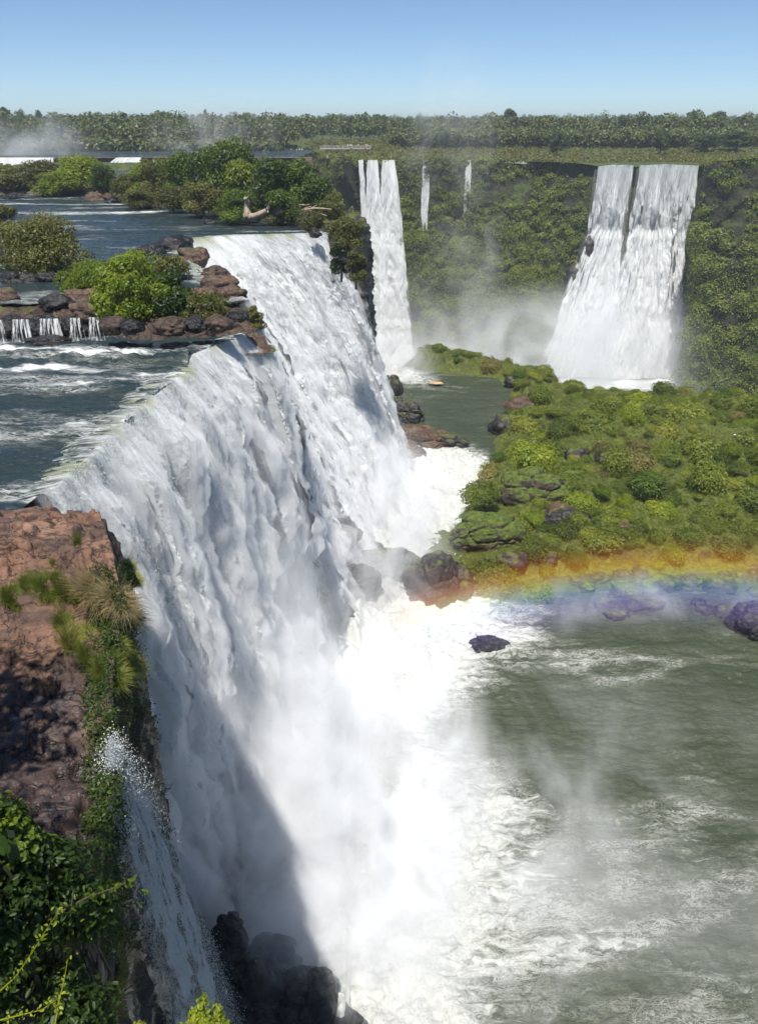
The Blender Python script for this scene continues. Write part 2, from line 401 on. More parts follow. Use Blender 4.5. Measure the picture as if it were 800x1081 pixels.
    if veil:
        vo_ = link('spray_veil', veil_me, mat_veil(vd), o); vo_['kind'] = 'stuff'
    if spray:
        nn = len(t); i = rng.randint(2, nu - 2, spray); tt = rng.beta(1.6, 1.4, spray); j = np.clip((npre + tt * (nn - npre - 1)).astype(int), npre, nn - 1)
        keep = (e[i, j] > .3) | (rng.rand(spray) < .5); i, j = i[keep], j[keep]; tt = tt[keep]
        base = G[i, j] + n[i, j] * (np.abs(rng.randn(len(i))) ** 1.3 * (.10 + doff * tt) * amp * (.3 + 1.4 * sstep(-.3, .5, fbm(U[i, j] * .5, S[i, j] * .15, 6, 3))))[:, None] + rng.randn(len(i), 3) * .12
        spray_mesh(base, spsize * (.4 + rng.rand(len(i)) ** 2 * 1.3), o)
    return o, G
OD = False
def outward(me):
    bm = bmesh.new(); bm.from_mesh(me); bmesh.ops.recalc_face_normals(bm, faces=bm.faces); sv = bm.calc_volume(signed=True)
    if sv < 0: bmesh.ops.reverse_faces(bm, faces=bm.faces)
    if OD: print('VOL', me.name, sv, sum(not e.is_manifold for e in bm.edges))
    bm.to_mesh(me); bm.free(); return me
def mat_veil(d):
    n = NT('veil_of_drops'); v = n.add('ShaderNodeVolumePrincipled', {'Color': (.98, .985, 1, 1), 'Density': d, 'Anisotropy': -.1}).outputs[0]
    return n.vol(v)
def spray_mesh(base, s, parent):
    k = len(base)
    T4 = np.array([[1, 1, 1], [1, -1, -1], [-1, 1, -1], [-1, -1, 1]], float)
    th = rng.rand(k) * 6.28; c, q = np.cos(th), np.sin(th)
    R = np.zeros((k, 3, 3)); R[:, 0, 0] = c; R[:, 0, 1] = -q; R[:, 1, 0] = q; R[:, 1, 1] = c; R[:, 2, 2] = 1.5
    V = np.einsum('kij,vj->kvi', R, T4) * s[:, None, None] * .6 + base[:, None, :]
    Fi = np.array([[0, 1, 2], [0, 3, 1], [0, 2, 3], [1, 3, 2]])
    Fc = (np.arange(k)[:, None, None] * 4 + Fi[None]).reshape(-1, 3)
    o = link('spray', raw_mesh('spray', V.reshape(-1, 3), Fc), M['spray'], parent); o['kind'] = 'stuff'
    return o

make_fall('waterfall', LIP_N, FOOT_N, NEARZ, -1.0, 1000, 800, M['fall'],
    'huge near waterfall curtain pouring off the dark river beside the brown rock ledge', spray=240000, topwob=.7, ex=1.55, hx=.85, spsize=.017, pre=2.4, doff=.9, rib=.95, veil=1.6, vd=1.1)
make_fall('waterfall', LIP_F, FOOT_F, [FARZ] * 8, [-1.0] * 8, 900, 560, M['fall_soft'],
    'broad white waterfall behind the near curtain, reaching the shrub topped cliff corner', spray=70000, amp=1.15, topwob=1.0, ex=1.35, spsize=.026, doff=.9, rib=.6, veil=1.4, vd=.6)
STEPZ = 36.6
# small stream off the ledge and its side trickle
make_fall('waterfall', [(-6.75, 13.5), (-6.6, 13.9), (-6.75, 14.4)], [(-6.5, 14.1), (-5.4, 15.6), (-4.7, 18.3)], 35.45, 4, 260, 900, M['fall_thin'],
    'thin lacy stream dropping off the shaded wet ledge in the lower left', pre=0, amp=.14, ex=1.5, spray=60000, spsize=.013, rib=.5, smooth=3, edgew=.22)
make_fall('waterfall', [(-6.35, 12.6), (-6.3, 12.95)], [(-6.0, 12.7), (-5.8, 13.2)], 34.6, 30.8, 30, 160, M['fall_thin'],
    'tiny forked trickle on the dark rock left of the thin lacy stream', pre=0, amp=.08, ex=1.4, spray=1500, spsize=.015, rib=.5, smooth=1, edgew=.2, tcut=.6)
# step cascade in the river
casc = [(-34.0, 55.4), (-27.2, 55.0), (-25.6, 55.3), (-24.3, 55.2), (-22.6, 55.8), (-21.4, 56.2)]
for k, (x0, x1, w, lab) in enumerate([(-32.0, -27.0, .3, 'widest strand of the low river cascade at the left edge of the picture'),
                           (-26.8, -25.2, .3, 'short strand of the low river cascade between two dark rocks'),
                           (-24.9, -23.0, .3, 'middle white strand of the low river cascade beside the flat wet rock'),
                           (-22.8, -21.6, .3, 'slanting strand of the low river cascade near the bright bush'),
                           (-21.5, -20.3, .3, 'rightmost strand of the low river cascade under the bright bush')]):
    y = 55.0 + k * .22
    make_fall('river_cascade', [(x0, y), (x1, y + .1)], [(x0 + .1, y - .9), (x1 + .5, y - .8)], 36.45, 34.9, 60, 60, M['fall_cascade'], lab, pre=.5, amp=.12,
              ex=1.4, rib=.5, smooth=1, edgew=w)
# distant falls
def tier(T, U):
    k = .36 + .07 * fbm(U * .12, U * 0, 3, 3)
    return .10 * sstep(k - .03, k + .02, T) + .90 * np.clip((T - k) / (1 - k), 0, 1) ** 1.05 + .04 * T
M_F = M['fall_far']
make_fall('waterfall', [(75.4, 290), (82, 290.5), (89.3, 290.3)], [(60, 279), (70, 275), (88, 275)], [36.2, 36.9, 36.6], -34.5, 260, 300, M_F,
    'left curtain of the big distant waterfall, slanting outwards over a dark bump', pre=1.5, amp=1.3, ex=1.1, hfun=tier, rib=.8, smooth=8, edgew=2.5, fk=.1, ck=.5, topwob=1.6, veil=1.4, vd=.22)
make_fall('waterfall', [(90.0, 290.3), (100, 290.6), (111.8, 289.5)], [(79, 274.6), (97, 273), (114.5, 276.5)], [36.6, 37.0, 36.5], -34.5, 380, 300, M_F,
    'right and wider curtain of the big distant waterfall beside the overgrown cliff', pre=1.5, amp=1.4, ex=1.1, hfun=tier, rib=.9, smooth=8, edgew=2.0, fk=.1, ck=.5, topwob=1.6, veil=1.4, vd=.22)
for (x0, x1, f0, f1, z1, lab, ew) in [(-8.0, -5.4, -6.5, -3.5, 5, 'thin wispy leftmost stream high on the far gorge wall', .9),
                                (15.9, 19.3, 14.8, 18.6, 8, 'slender white stream on the far gorge wall, between the tall column and its narrower neighbour', .9),
                                (31.9, 34.6, 30.6, 33.9, 7, 'narrowest white stream on the far gorge wall, nearest the big distant waterfall', .8)]:
    make_fall('waterfall', [(x0, 309.6), (x1, 309.4)], [(f0, 300), (f1, 300)], 37.7, z1, 60, 240, M['fall_wisp'], lab, pre=1, amp=.5, ex=1.2, smooth=2, edgew=ew, tcut=.5)
make_fall('waterfall', [(-4.6, 309), (-.2, 309)], [(-6.5, 288), (5.5, 288)], 37.7, -34, 120, 300, M_F, 'left strand of the tall white water column behind the shrub topped cliff corner', pre=1, amp=.8, ex=1.2, hfun=lambda T, U: T ** 1.0, smooth=2, edgew=1.0, fk=.1, veil=1.5, vd=.25)
make_fall('waterfall', [(.9, 309.3), (6.0, 309)], [(-1.5, 287), (14.5, 287)], 37.7, -34, 120, 300, M_F, 'right strand of the tall white water column, widening towards its misty foot', pre=1, amp=.8, ex=1.2, hfun=lambda T, U: T ** 1.0, smooth=2, edgew=1.0, fk=.1, veil=1.5, vd=.25)
make_fall('waterfall', [tuple(P(108, 169, 39.9)[:1]) + (263,), (-74.5, 263.5)], [(-87.5, 260), (-73.5, 260)], 40.1, 35.8, 90, 60, M['fall_wisp'],
    'low wide white waterfall behind the bright island bushes at the far left', pre=1, amp=.4, ex=1.3, smooth=2, edgew=1.0)
make_fall('waterfall', [(-140, 262.5), (-101, 262)], [(-140, 259), (-101, 259)], 40.1, 35.8, 120, 60, M['fall_wisp'],
    'low white waterfall in drifting spray at the far left edge', pre=1, amp=.4, ex=1.3, smooth=2, edgew=2)
make_fall('waterfall', [(-24.5, 268), (-21, 268)], [(-24.5, 266), (-20.5, 266)], 39, 30, 60, 60, M_F,
    'small white waterfall peeping over the treetops of the river island', pre=1, amp=.3, ex=1.3, smooth=2, edgew=.8)

# ------------------------------------------------------------------ water surfaces
def water_grid(name, left, right, n, m, z0, mat, foamfn, hfn, power=1.0, kind='structure'):
    Lq = resample_by(left, right, n, 6); Rq = resample_by(right, right, n, 6)
    f = (1 - np.linspace(1, 0, m) ** power) if power != 1 else np.linspace(0, 1, m)
    G = Lq[:, None, :] * (1 - f[None, :, None]) + Rq[:, None, :] * f[None, :, None]
    X, Y = G[..., 0], G[..., 1]
    H = hfn(X, Y) * 1.5; Z = (z0 if np.ndim(z0) == 0 else z0) + H
    me = grid_mesh(name, np.stack([X, Y, Z], -1), {'foam': foamfn(X, Y)})
    return tag(link(name, me, mat), kind=kind)
def chop(X, Y, a):
    return a * (fbm(X * .35, Y * .7, 0, 3) + .6 * (.4 - bil(X * .8, Y * 1.7, 2, 3)))
def foam_near(X, Y):
    d = polydist(X, Y, LIP_N)
    f = .30 * np.exp(-d / .9) * (X > -30)
    f += .42 * np.exp(-((Y - (52.4 - .02 * X + fbm(X * .2, Y * 0, 0, 2))) / 1.1) ** 2) * sstep(-10, -22, X)      # below the cascade
    f += .35 * np.exp(-((Y - 49.0 - .06 * X - 1.5 * fbm(X * .15, Y * 0, 5, 2)) / .8) ** 2) * sstep(-12, -17, X)
    f += .30 * np.exp(-((Y - 45.5 - 1.5 * fbm(X * .15, Y * 0, 8, 2)) / 2.2) ** 2) * sstep(-13, -19, X)
    f += .62 * sstep(-.05, .55, fbm(X * .12, Y * .3, 3, 4)) 
    f += .45 * np.exp(-((Y - 37 - .25 * (X + 14)) / 3.0) ** 2) * sstep(-28, -15, X) * sstep(-.3, .35, fbm(X * .3, Y * .7, 12, 3))
    f += .45 * np.exp(-((Y - 29.5) / 1.2) ** 2) * sstep(-22, -16, X)
    return f
ln = [(-60, p[1] - .5) for p in LIP_N]
left_n = [(-60, 20, 0)] + [(-60, a[1], 0) for a in ln] + [(-60, 62, 0)]
right_n = [(-14.9, 22, 0)] + [(a[0], a[1], 0) for a in LIP_N] + [(-9.4, 61.5, 0)]
def hn(X, Y):
    return chop(X, Y, .16) + .25 * bil(X * .4, Y * .8, 3, 3) * np.exp(-((Y - 50) / 3.5) ** 2)
water_grid('river', left_n, right_n, 420, 420, NEARZ, M['river'], foam_near, hn, power=1.8)
CORNER = [(-6.2, 105.5), (-9, 109), (-12, 130), (-16, 165), (-25, 235), (-36, 263)]
right_f = [(-11.2, 61.0, 0)] + [(a[0], a[1], 0) for a in LIP_F] + [(a[0], a[1], 0) for a in CORNER[1:]]
left_f = [(-320, a[1] - (5.5 if a[1] < 63 else 3), 0) for a in right_f]; left_f[0] = (-320, 55.6, 0); left_f[1] = (-320, 57, 0)
def foam_far(X, Y):
    d = polydist(X, Y, LIP_F)
    f = .34 * np.exp(-d / 1.0)
    f += .70 * np.exp(-((Y - 133.5 - .10 * (X + 25) - 3 * fbm(X * .04, Y * 0, 0, 2)) / 2.2) ** 2) * sstep(-62, -48, X) * sstep(-6, -18, X)
    f += .45 * np.exp(-((Y - 146 - 3 * fbm(X * .05, Y * 0, 3, 2)) / 1.6) ** 2) * sstep(-20, -40, X)
    f += .30 * np.exp(-((Y - 112 - 2 * fbm(X * .05, Y * 0, 7, 2)) / 2.0) ** 2) * sstep(-14, -22, X) * sstep(-.2, .3, fbm(X * .1, Y * .2, 2, 2))
    f += .35 * np.exp(-((Y - 64) / 2.5) ** 2) * sstep(-17, -22, X) * sstep(-.2, .3, fbm(X * .3, Y * .5, 2, 3))
    f += .50 * sstep(-.05, .55, fbm(X * .06, Y * .22, 3, 4))
    return f
water_grid('river', left_f, right_f, 520, 420, FARZ, M['river'], foam_far, lambda X, Y: chop(X * .8, Y * .8, .14), power=2.2)
G0 = np.stack(np.meshgrid(np.linspace(-420, -26, 60), np.linspace(263.2, 352, 30), indexing='ij') + [np.full((60, 30), UPZ)], -1)
tag(link('river', grid_mesh('river', G0, {'foam': np.full((60, 30), .1)}), M['river']), kind='structure')
G0 = np.stack(np.meshgrid(np.linspace(-60, 420, 200), np.linspace(100, 420, 160), indexing='ij') + [np.full((200, 160), GORGE)], -1)
fm = 1.1 * np.exp(-polydist(G0[..., 0], G0[..., 1], [(60, 277), (85, 274), (112, 273)]) / 16) + .12 + .15 * fbm(G0[..., 0] * .05, G0[..., 1] * .05, 0, 3)
tag(link('gorge_water', grid_mesh('gorge_water', G0, {'foam': fm}), M['gorge_water']), kind='structure')

# plunge pool
ISL = [(3.5, 79), (6.5, 74.5), (11, 74.5), (16, 77), (23, 78.5), (34, 79), (47, 81), (80, 83), (150, 86), (150, 148), (90, 148), (56, 151), (40, 154), (32, 166), (18, 177), (10, 178), (5.5, 172),
       (7, 167.5), (12, 164.5), (20, 163), (26, 160), (27.5, 150), (24, 136), (21, 128), (18, 113), (14.5, 103), (10, 94), (5.5, 87)]
gx = np.concatenate([np.arange(-18, 42, .17), np.arange(42, 160, 1.0)]); gy = np.concatenate([np.arange(-30, 18, 1.0), np.arange(18, 92, .17), np.arange(92, 168, .3)])
X, Y = np.meshgrid(gx, gy, indexing='ij')
FEET = [(-11, 31)] + FOOT_N[1:] + FOOT_F + [(5.5, 109)]
dfoot = polydist(X, Y, FEET); dfoot = np.where((X < -2) & (Y < 95), 0, dfoot)
dback = polydist(X, Y, [(-6, 166), (3, 166), (6, 160)])
big = fbm(X * .07, Y * .07, 0, 4); md = fbm(X * .22, Y * .3, 4, 4)
reach = 18.5 + 9 * np.exp(-((Y - 37) / 11) ** 2) + 4 * np.exp(-((Y - 68) / 6) ** 2) - 5 * np.exp(-((Y - 52) / 6) ** 2)
foam = 1.0 * (1 - sstep(.45, 1.25, dfoot / reach + .45 * big))
foam = np.maximum(foam, .60 * np.exp(-((Y - 31.5 - .12 * (X - 10) + 1.5 * big) / 2.0) ** 2) * sstep(30, 14, X))       # pale yellow tongue
foam = np.maximum(foam, .52 * np.exp(-((Y - 63.5 + .06 * X + 2 * md) / 3.2) ** 2) * sstep(46, 14, X))
foam = np.maximum(foam, .34 * np.exp(-(((X - 22) / 12) ** 2 + ((Y - 39) / 5.5) ** 2)))
foam = np.maximum(foam, 1.0 * np.exp(-((X - 6 - .1 * (Y - 80)) / 7) ** 2) * sstep(70, 76, Y) * sstep(121, 100, Y))
foam = np.maximum(foam, 1.05 * np.exp(-dback / 10) * (Y > 125))
foam = np.maximum(foam, .40 * np.exp(-(((X - 24) / 13) ** 2 + ((Y - 30) / 7.5) ** 2)) * (.8 + .8 * md))
foam += .16 * big + .10 * md + .08 * sstep(44, 30, X) * sstep(48, 26, Y)
calm = sstep(118, 126, Y) * (1 - np.exp(-dback / 7)); foam = foam - .25 * calm
H = chop(X, Y, .30) + foam.clip(0, 1) * (.9 * (bil(X * .35, Y * .35, 0, 4, .55) - .25) + .25 * bil(X * 1.5, Y * 1.5, 3, 3)) + 2.2 * np.exp(-dfoot / 2.5) * (.4 + bil(X * .25, Y * .25, 9, 3))
H += .25 * fbm(X * .12, Y * .25, 8, 2)
mask = (Y < 92) | (X < 34)
pool = grid_mesh('plunge_pool', np.stack([X, Y, H], -1), {'foam': foam}, fmask=mask)
tag(link('plunge_pool', pool, M['pool']), kind='structure')

# ------------------------------------------------------------------ rock sheets
def rock_sheet(name, G, amp, sc, mat, strata=0.0, attrs=None, mul=1.0):
    n = normals(G); x, y, z = G[..., 0], G[..., 1], G[..., 2]
    d1, d2, v = cells(x * sc * .35, y * sc * .35, z * sc * .5)
    d = amp * (.7 * fbm(x * .12 * sc, y * .12 * sc, z * .12 * sc, 5, .55) + .55 * (v - .5) - .35 * np.exp(-(d2 - d1) * 9) + .25 * fbm(x * sc, y * sc, z * sc * 1.5, 4))
    if strata: d = d + strata * fbm(x * .1, y * .1, z * .9, 3)
    return grid_mesh(name, G + n * (d * mul)[..., None], attrs)
RIM = [(-3.2, -5), (-3.8, 3), (-5.0, 8), (-6.15, 12), (-6.55, 14), (-7.4, 16.5), (-8.2, 20.3), (-9.4, 23), (-10.6, 25.6), (-11.6, 27.0), (-14.5, 27.9), (-18, 27.8), (-30, 27.4)]
INL = [(-12, -9), (-16, 2), (-19, 8), (-21, 12), (-22, 14), (-23, 17), (-24, 19), (-25, 21), (-26, 22), (-27, 22.6), (-28, 23), (-29, 23.2), (-34, 23.4)]
MID = [(-3.4, -5), (-4.0, 3), (-5.3, 8), (-6.5, 12), (-7.1, 14), (-7.9, 16.8), (-8.5, 20.6), (-9.6, 23.6), (-10.6, 26.6), (-12.2, 28.6), (-14.8, 29.2), (-18, 29.0), (-30, 28.8)]
FT = [(0, -5), (-.5, 3), (-2.5, 8), (-4.8, 12), (-5.2, 14), (-5.4, 17), (-5.2, 21), (-6.0, 24.5), (-7.6, 28), (-10.5, 31), (-14.5, 31.5), (-18, 31), (-30, 31)]
z3 = lambda L, z: [(a[0], a[1], z if np.ndim(z) == 0 else z[i]) for i, a in enumerate(L)]
zr = [36.0, 36, 36, 35.75, 35.75, 35.95, 36.1, 36.15, 36.1, 35.8, 35.0, 34.6, 34.6]
G1 = loft([z3(INL, [q + .5 for q in zr[:9]] + [36.4, 35.6, 35.2, 35]), z3(RIM, zr), z3(MID, 32.5), z3(MID, 14), z3(FT, -1)], 620, [330, 40, 110, 60], smooth=5)
# terraces and cracks on the slab top
x, y, z = G1[..., 0].copy(), G1[..., 1].copy(), G1[..., 2].copy()
top = np.zeros(x.shape); top[:, :330] = 1; top[:, 330:350] = np.linspace(1, 0, 20)
tn = 2.6 * fbm(x * .16 + 4, y * .20, 1.7, 5, .55) + .15 * fbm(x * .8, y * .8, 4, 3)
ter = np.floor(tn * 3) / 3 + sstep(.55, 1.0, tn * 3 - np.floor(tn * 3)) / 3
cr = np.abs(fbm(x * .28 + .3 * y * .3, y * .55, 9, 4)); cr2 = np.abs(fbm(x * .9, y * .5, 19, 4))
G1[..., 2] += top * (1.15 * ter - .40 * np.exp(-(cr / .018) ** 2) - .14 * np.exp(-(cr2 / .02) ** 2) + .05 * fbm(x * 2.2, y * 2.2, 2, 4))
G1[..., 2] -= top * .35 * sstep(17.5, 14.5, y)     # lower wet basin
me = rock_sheet('rock_ledge', G1, .55, 1.3, M['ledge'], strata=.22, mul=1 - .8 * top)
# wet film attribute: low basin near the camera plus the cliff face below the rim
led = link('rock_ledge', me); tag(led, kind='structure')
nl = NT('ledge_rock_wet_edges'); p = nl.pos(); sx = nl.add('ShaderNodeSeparateXYZ', {0: p})
a = nl.noise(p, .55, 6, .62, .4); b = nl.noise(p, 3.2, 6, .68); cfine = nl.noise(p, 16, 5, .65)
col = nl.ramp(a, [(.28, (.10, .045, .026)), (.48, (.25, .115, .062)), (.62, (.31, .155, .088)), (.8, (.38, .23, .15))])
col = nl.mix(nl.mr(b, .46, .68, 0, .75), col, (.045, .028, .022))
col = nl.mix(nl.mr(nl.noise(nl.scale(p, (.5, 1.2, 1)), .5, 5, .6, .5), .50, .58, 0, .72), col, (.07, .042, .034))
col = nl.mix(nl.mr(nl.noise(p, 1.3, 5, .7), .56, .68, 0, .7), col, (.06, .045, .04))
col = nl.mix(nl.mr(cfine, .55, .75, 0, .35), col, (.42, .30, .22))
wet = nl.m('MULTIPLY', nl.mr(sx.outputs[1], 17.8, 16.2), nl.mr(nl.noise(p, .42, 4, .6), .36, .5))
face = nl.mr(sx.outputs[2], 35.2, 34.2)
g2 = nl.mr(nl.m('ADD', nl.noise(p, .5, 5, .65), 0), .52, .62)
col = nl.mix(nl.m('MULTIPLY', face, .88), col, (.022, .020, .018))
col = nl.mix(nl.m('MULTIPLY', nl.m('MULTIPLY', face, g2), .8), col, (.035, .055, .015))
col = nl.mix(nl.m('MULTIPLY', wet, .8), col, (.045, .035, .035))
vo = nl.add('ShaderNodeTexVoronoi', {'Vector': nl.vm('ADD', nl.scale(p, (.5, 1.1, 1)), nl.vm('MULTIPLY', nl.noise(p, 1.1, 4, .6, 0, 1), (1.2, 1.2, 1.2))), 'Scale': .8}, feature='DISTANCE_TO_EDGE').outputs[0]
ck = nl.mr(vo, 0, .02)
col = nl.mix(nl.mr(ck, 0, 1, .8, 0), col, (.02, .012, .01))
hh = nl.m('ADD', nl.m('MULTIPLY', b, .7), nl.m('ADD', nl.m('MULTIPLY', cfine, .25), nl.m('MULTIPLY', ck, .2)))
ro = nl.m('SUBTRACT', .85, nl.m('MAXIMUM', nl.m('MULTIPLY', wet, .62), nl.m('MULTIPLY', face, .35)))
sr = nl.noise(nl.scale(p, (.22, .6, 1.0)), 1.0, 5, .62, .9)
col = nl.mix(nl.mr(nl.m('ABSOLUTE', nl.m('SUBTRACT', sr, .5)), 0, .022, .85, 0), col, (.02, .014, .012))
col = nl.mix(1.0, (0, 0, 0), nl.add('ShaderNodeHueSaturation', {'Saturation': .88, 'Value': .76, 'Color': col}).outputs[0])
hh = nl.m('ADD', hh, nl.m('MULTIPLY', nl.mr(nl.m('ABSOLUTE', nl.m('SUBTRACT', sr, .5)), 0, .03), .12))
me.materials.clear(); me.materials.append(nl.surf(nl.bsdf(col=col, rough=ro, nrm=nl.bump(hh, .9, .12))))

# cliff behind the two big curtains
def offs(L, dx, dy=0): return [(a[0] + dx, a[1] + dy) for a in L]
lipall = LIP_N + [(-10.2, 60.6)] + LIP_F
footall = FOOT_N + [(-6.0, 62.5)] + FOOT_F
zl = [NEARZ - .7] * 8 + [35.4] + [FARZ - .8] * 8
inl = [(a[0] - 6 + (.0), a[1] + (3 if i > 13 else 0)) for i, a in enumerate(lipall)]
mid = [(l[0] * .75 + f[0] * .25 - 1.2, l[1] * .75 + f[1] * .25) for l, f in zip(lipall, footall)]
ft = [(f[0] - 2.4, f[1] + (0 if i < 9 else .5)) for i, f in enumerate(footall)]
rm = [(l[0] - .9, l[1] + (1.0 if i > 13 else 0)) for i, l in enumerate(lipall)]
G2 = loft([z3(inl, [q - .6 for q in zl]), z3(rm, zl), z3(mid, 24), z3(ft, -1.5)], 420, [8, 50, 110], smooth=4)
tag(link('cliff_behind_falls', rock_sheet('cliff_behind_falls', G2, .8, .8, M['wetrock']), M['wetrock']), kind='structure')
# cliff corner and the west wall of the gorge
rimc = [(-6.6, 104.6, 36.2), (-4.6, 105.2, 37.2), (-1.6, 106.3, 37.2), (-1.0, 110, 37.0), (-3.0, 118, 37.2), (-6, 128, 37), (-8, 138, 36), (-10, 147, 36), (-12, 153, 36), (-14, 160, 36), (-16, 172, 36), (-24, 232, 36.5)]
inc = [(-9, 109, 36.6), (-8.5, 110, 36.8), (-8, 112, 37.2), (-9, 115, 37.2), (-11, 122, 37.2), (-13, 131, 37), (-16, 142, 36.5), (-18, 150, 36.5), (-20, 156, 36.5), (-22, 163, 36.5), (-24, 176, 36.5), (-32, 236, 36.6)]
midc = [(-6.0, 103.4, 16), (-4.0, 104.4, 16), (-1.5, 105.6, 16), (-.6, 110, 16), (-2.2, 118, 16), (-4.5, 128, 16), (-6, 138, 16), (-7.5, 147, 15), (-9, 153, 15), (-11, 160, 15), (-13, 172, 12), (-18, 232, 12)]
ftc = [(1, 103, -2), (3, 104.5, -2), (4.8, 107, -2), (6, 112, -2), (4.5, 120, -2), (1.5, 130, -2), (-2, 139, -2), (-4, 147, -2), (-5, 153, -3), (-7, 160, -6), (-9, 172, -20), (-8, 232, -36)]
G3 = loft([inc, rimc, midc, ftc], 420, [16, 90, 70], smooth=4)
tag(link('gorge_cliff', rock_sheet('gorge_cliff', G3, .9, .9, M['wetrock'], strata=.3), M['wetrock']), kind='structure')
# far gorge wall
WR = [(-8, 165, 34), (-20, 230, 36), (-34, 330, 37), (-40, 395, 37), (-24, 405, 37), (-10, 345, 37), (-2, 312, 37.3), (30, 311, 37.3), (60, 309, 37.3), (74, 297, 37), (76.5, 292, 36.2), (112, 292, 36.2), (113, 284, 37), (109, 272, 38.5), (117, 262, 40), (160, 252, 41), (240, 245, 41), (400, 230, 41)]
WM = [(-4, 166, 12), (-15, 230, 12), (-30, 328, 12), (-36, 388, 12), (-24, 395, 12), (-6, 342, 12), (2, 309, 12), (31, 300, 14), (58, 299, 14), (70, 290, 12), (72, 287, 12), (110, 286.5, 12), (111, 280, 12), (107, 269, 15), (114, 258, 17), (158, 246, 17), (238, 238, 17), (398, 222, 17)]
WF = [(2, 170, -37), (-5, 230, -37), (-18, 320, -37), (-22, 370, -37), (-18, 372, -37), (6, 332, -37), (22, 292, -37), (35, 262, -37), (52, 264, -37), (58, 276, -37), (62, 281, -37), (110, 277, -37), (112, 272, -37), (107, 256, -37), (106, 243, -37), (150, 218, -37), (235, 205, -37), (395, 190, -37)]
G4 = loft([WR, WM, WF], 900, [70, 130], smooth=6)
x, y, z = G4[..., 0], G4[..., 1], G4[..., 2]
n4 = normals(G4); n4 *= np.sign((n4 * np.array([0, -1, .3])).sum(-1, keepdims=True))
d1, d2, v = cells(x * .06, y * .06, z * .09)
bfw = sstep(54, 60, x) * (1 - sstep(111.5, 113.5, x)) * sstep(270, 274, y)
G4[..., 1] += 4.5 * bfw
G4 = G4 + n4 * (1 - .75 * bfw)[..., None] * (8.0 * fbm(x * .028, y * .028, z * .022, 4) + 2.2 * (v - .5) + 1.2 * fbm(x * .15, y * .15, z * .25, 4))[..., None]
me4 = grid_mesh('gorge_wall', G4)
tag(link('gorge_wall', me4, M['wallground']), kind='structure')

# plateau reaching to the horizon
def gland(X, Y):
    g = 37.2 + 4 * sstep(330, 420, Y) + 12 * sstep(450, 1500, Y) + 1.0 * fbm(X * .01, Y * .01, 0, 3) + 4 * sstep(1500, 5000, Y)
    r1 = (1 - sstep(-30, -14, X + (Y - 165) * .12)) * (1 - sstep(255, 262, Y))
    g = g * (1 - r1) + 34.6 * r1
    r2 = (1 - sstep(-60, -36, X)) * sstep(255, 262, Y) * (1 - sstep(328, 338, Y)) * sstep(-420, -380, X)
    g = g * (1 - r2) + 38.8 * r2
    return g
IN = [(-60, 165), (-80, 235), (-95, 345), (-100, 450), (-30, 470), (10, 440), (25, 400), (50, 390), (75, 390), (100, 380), (120, 370), (150, 360), (165, 350), (180, 340), (200, 330), (230, 320), (300, 310), (450, 300)]
FRR = [(-7000, 0), (-7000, 1500), (-6500, 4000), (-5000, 6000), (-3000, 7500), (-1500, 7800), (-400, 8000), (300, 8000), (800, 8000), (1400, 8000), (2000, 8000), (2700, 7800), (3400, 7600), (4200, 7000), (5000, 6000), (6000, 5000), (7000, 3800), (7500, 2500)]
Q = [resample_by(z3(q, 0) if len(q[0]) == 2 else q, WR, 500, 6) for q in (WR, IN, FRR)]
cols = [Q[0] * (1 - f) + Q[1] * f for f in np.linspace(0, 1, 40)] + [Q[1] * (1 - f) + Q[2] * f for f in np.linspace(0.01, 1, 90) ** 2.6]
G5 = np.stack(cols, 1); bl = sstep(0, 6, np.arange(G5.shape[1]))[None, :]
rimz = np.broadcast_to(Q[0][:, 2:3], G5.shape[:2])
G5[..., 2] = gland(G5[..., 0], G5[..., 1]) * bl + (rimz + .0) * (1 - bl)
tag(link('plateau_ground', grid_mesh('plateau_ground', G5), M['plateau']), kind='structure')

# ------------------------------------------------------------------ island terrain
def signed(X, Y, poly):
    d = polydist(X, Y, poly, True); return np.where(inside(X, Y, poly), d, -d)
def isl_h(X, Y):
    sd = signed(X, Y, ISL) + 1.2 * fbm(X * .25, Y * .25, 3, 3)
    back = ((Y > 145) & (X > 29)) | (Y > 169) | ((Y > 160) & (X > 26))
    h = 2.2 * sstep(-.3, 4.0, sd) + 1.6 * sstep(6, 22, sd)
    h += sstep(0, 3, sd) * (2.1 * (bil(X * .09, Y * .09, 4, 3) - .3) * 1.4 + .7 * fbm(X * .3, Y * .3, 2, 4) + .22 * fbm(X * 1.2, Y * 1.2, 2, 3))
    h -= 1.8 * sstep(0, 8, sd) * np.exp(-(((X - 29) / 6.0) ** 2 + ((Y - 113) / 9) ** 2))
    h *= 1 - .80 * np.exp(-(((X - 10) / 10) ** 2 + ((Y - 85) / 12) ** 2))
    h *= 1 - .7 * sstep(128, 146, Y) * sstep(30, 42, X)
    low = np.where(back, np.maximum(-37, sd * 2.2), np.maximum(-3, sd * 1.2))
    return np.where(sd > 0, h, low + 0 * h)
gx = np.arange(-12, 152, .36) if False else np.concatenate([np.arange(-12, 62, .30), np.arange(62, 153, 1.0)])
gy = np.arange(66, 200, .34)
X, Y = np.meshgrid(gx, gy, indexing='ij')
H = isl_h(X, Y)
tag(link('island_ground', grid_mesh('island_ground', np.stack([X, Y, H], -1)), M['islandground']), kind='structure')
HX0, HY0 = gx, gy
def hz(x, y):
    i = int(np.clip(np.searchsorted(HX0, x), 0, len(HX0) - 1)); j = int(np.clip(np.searchsorted(HY0, y), 0, len(HY0) - 1)); return float(H[i, j])

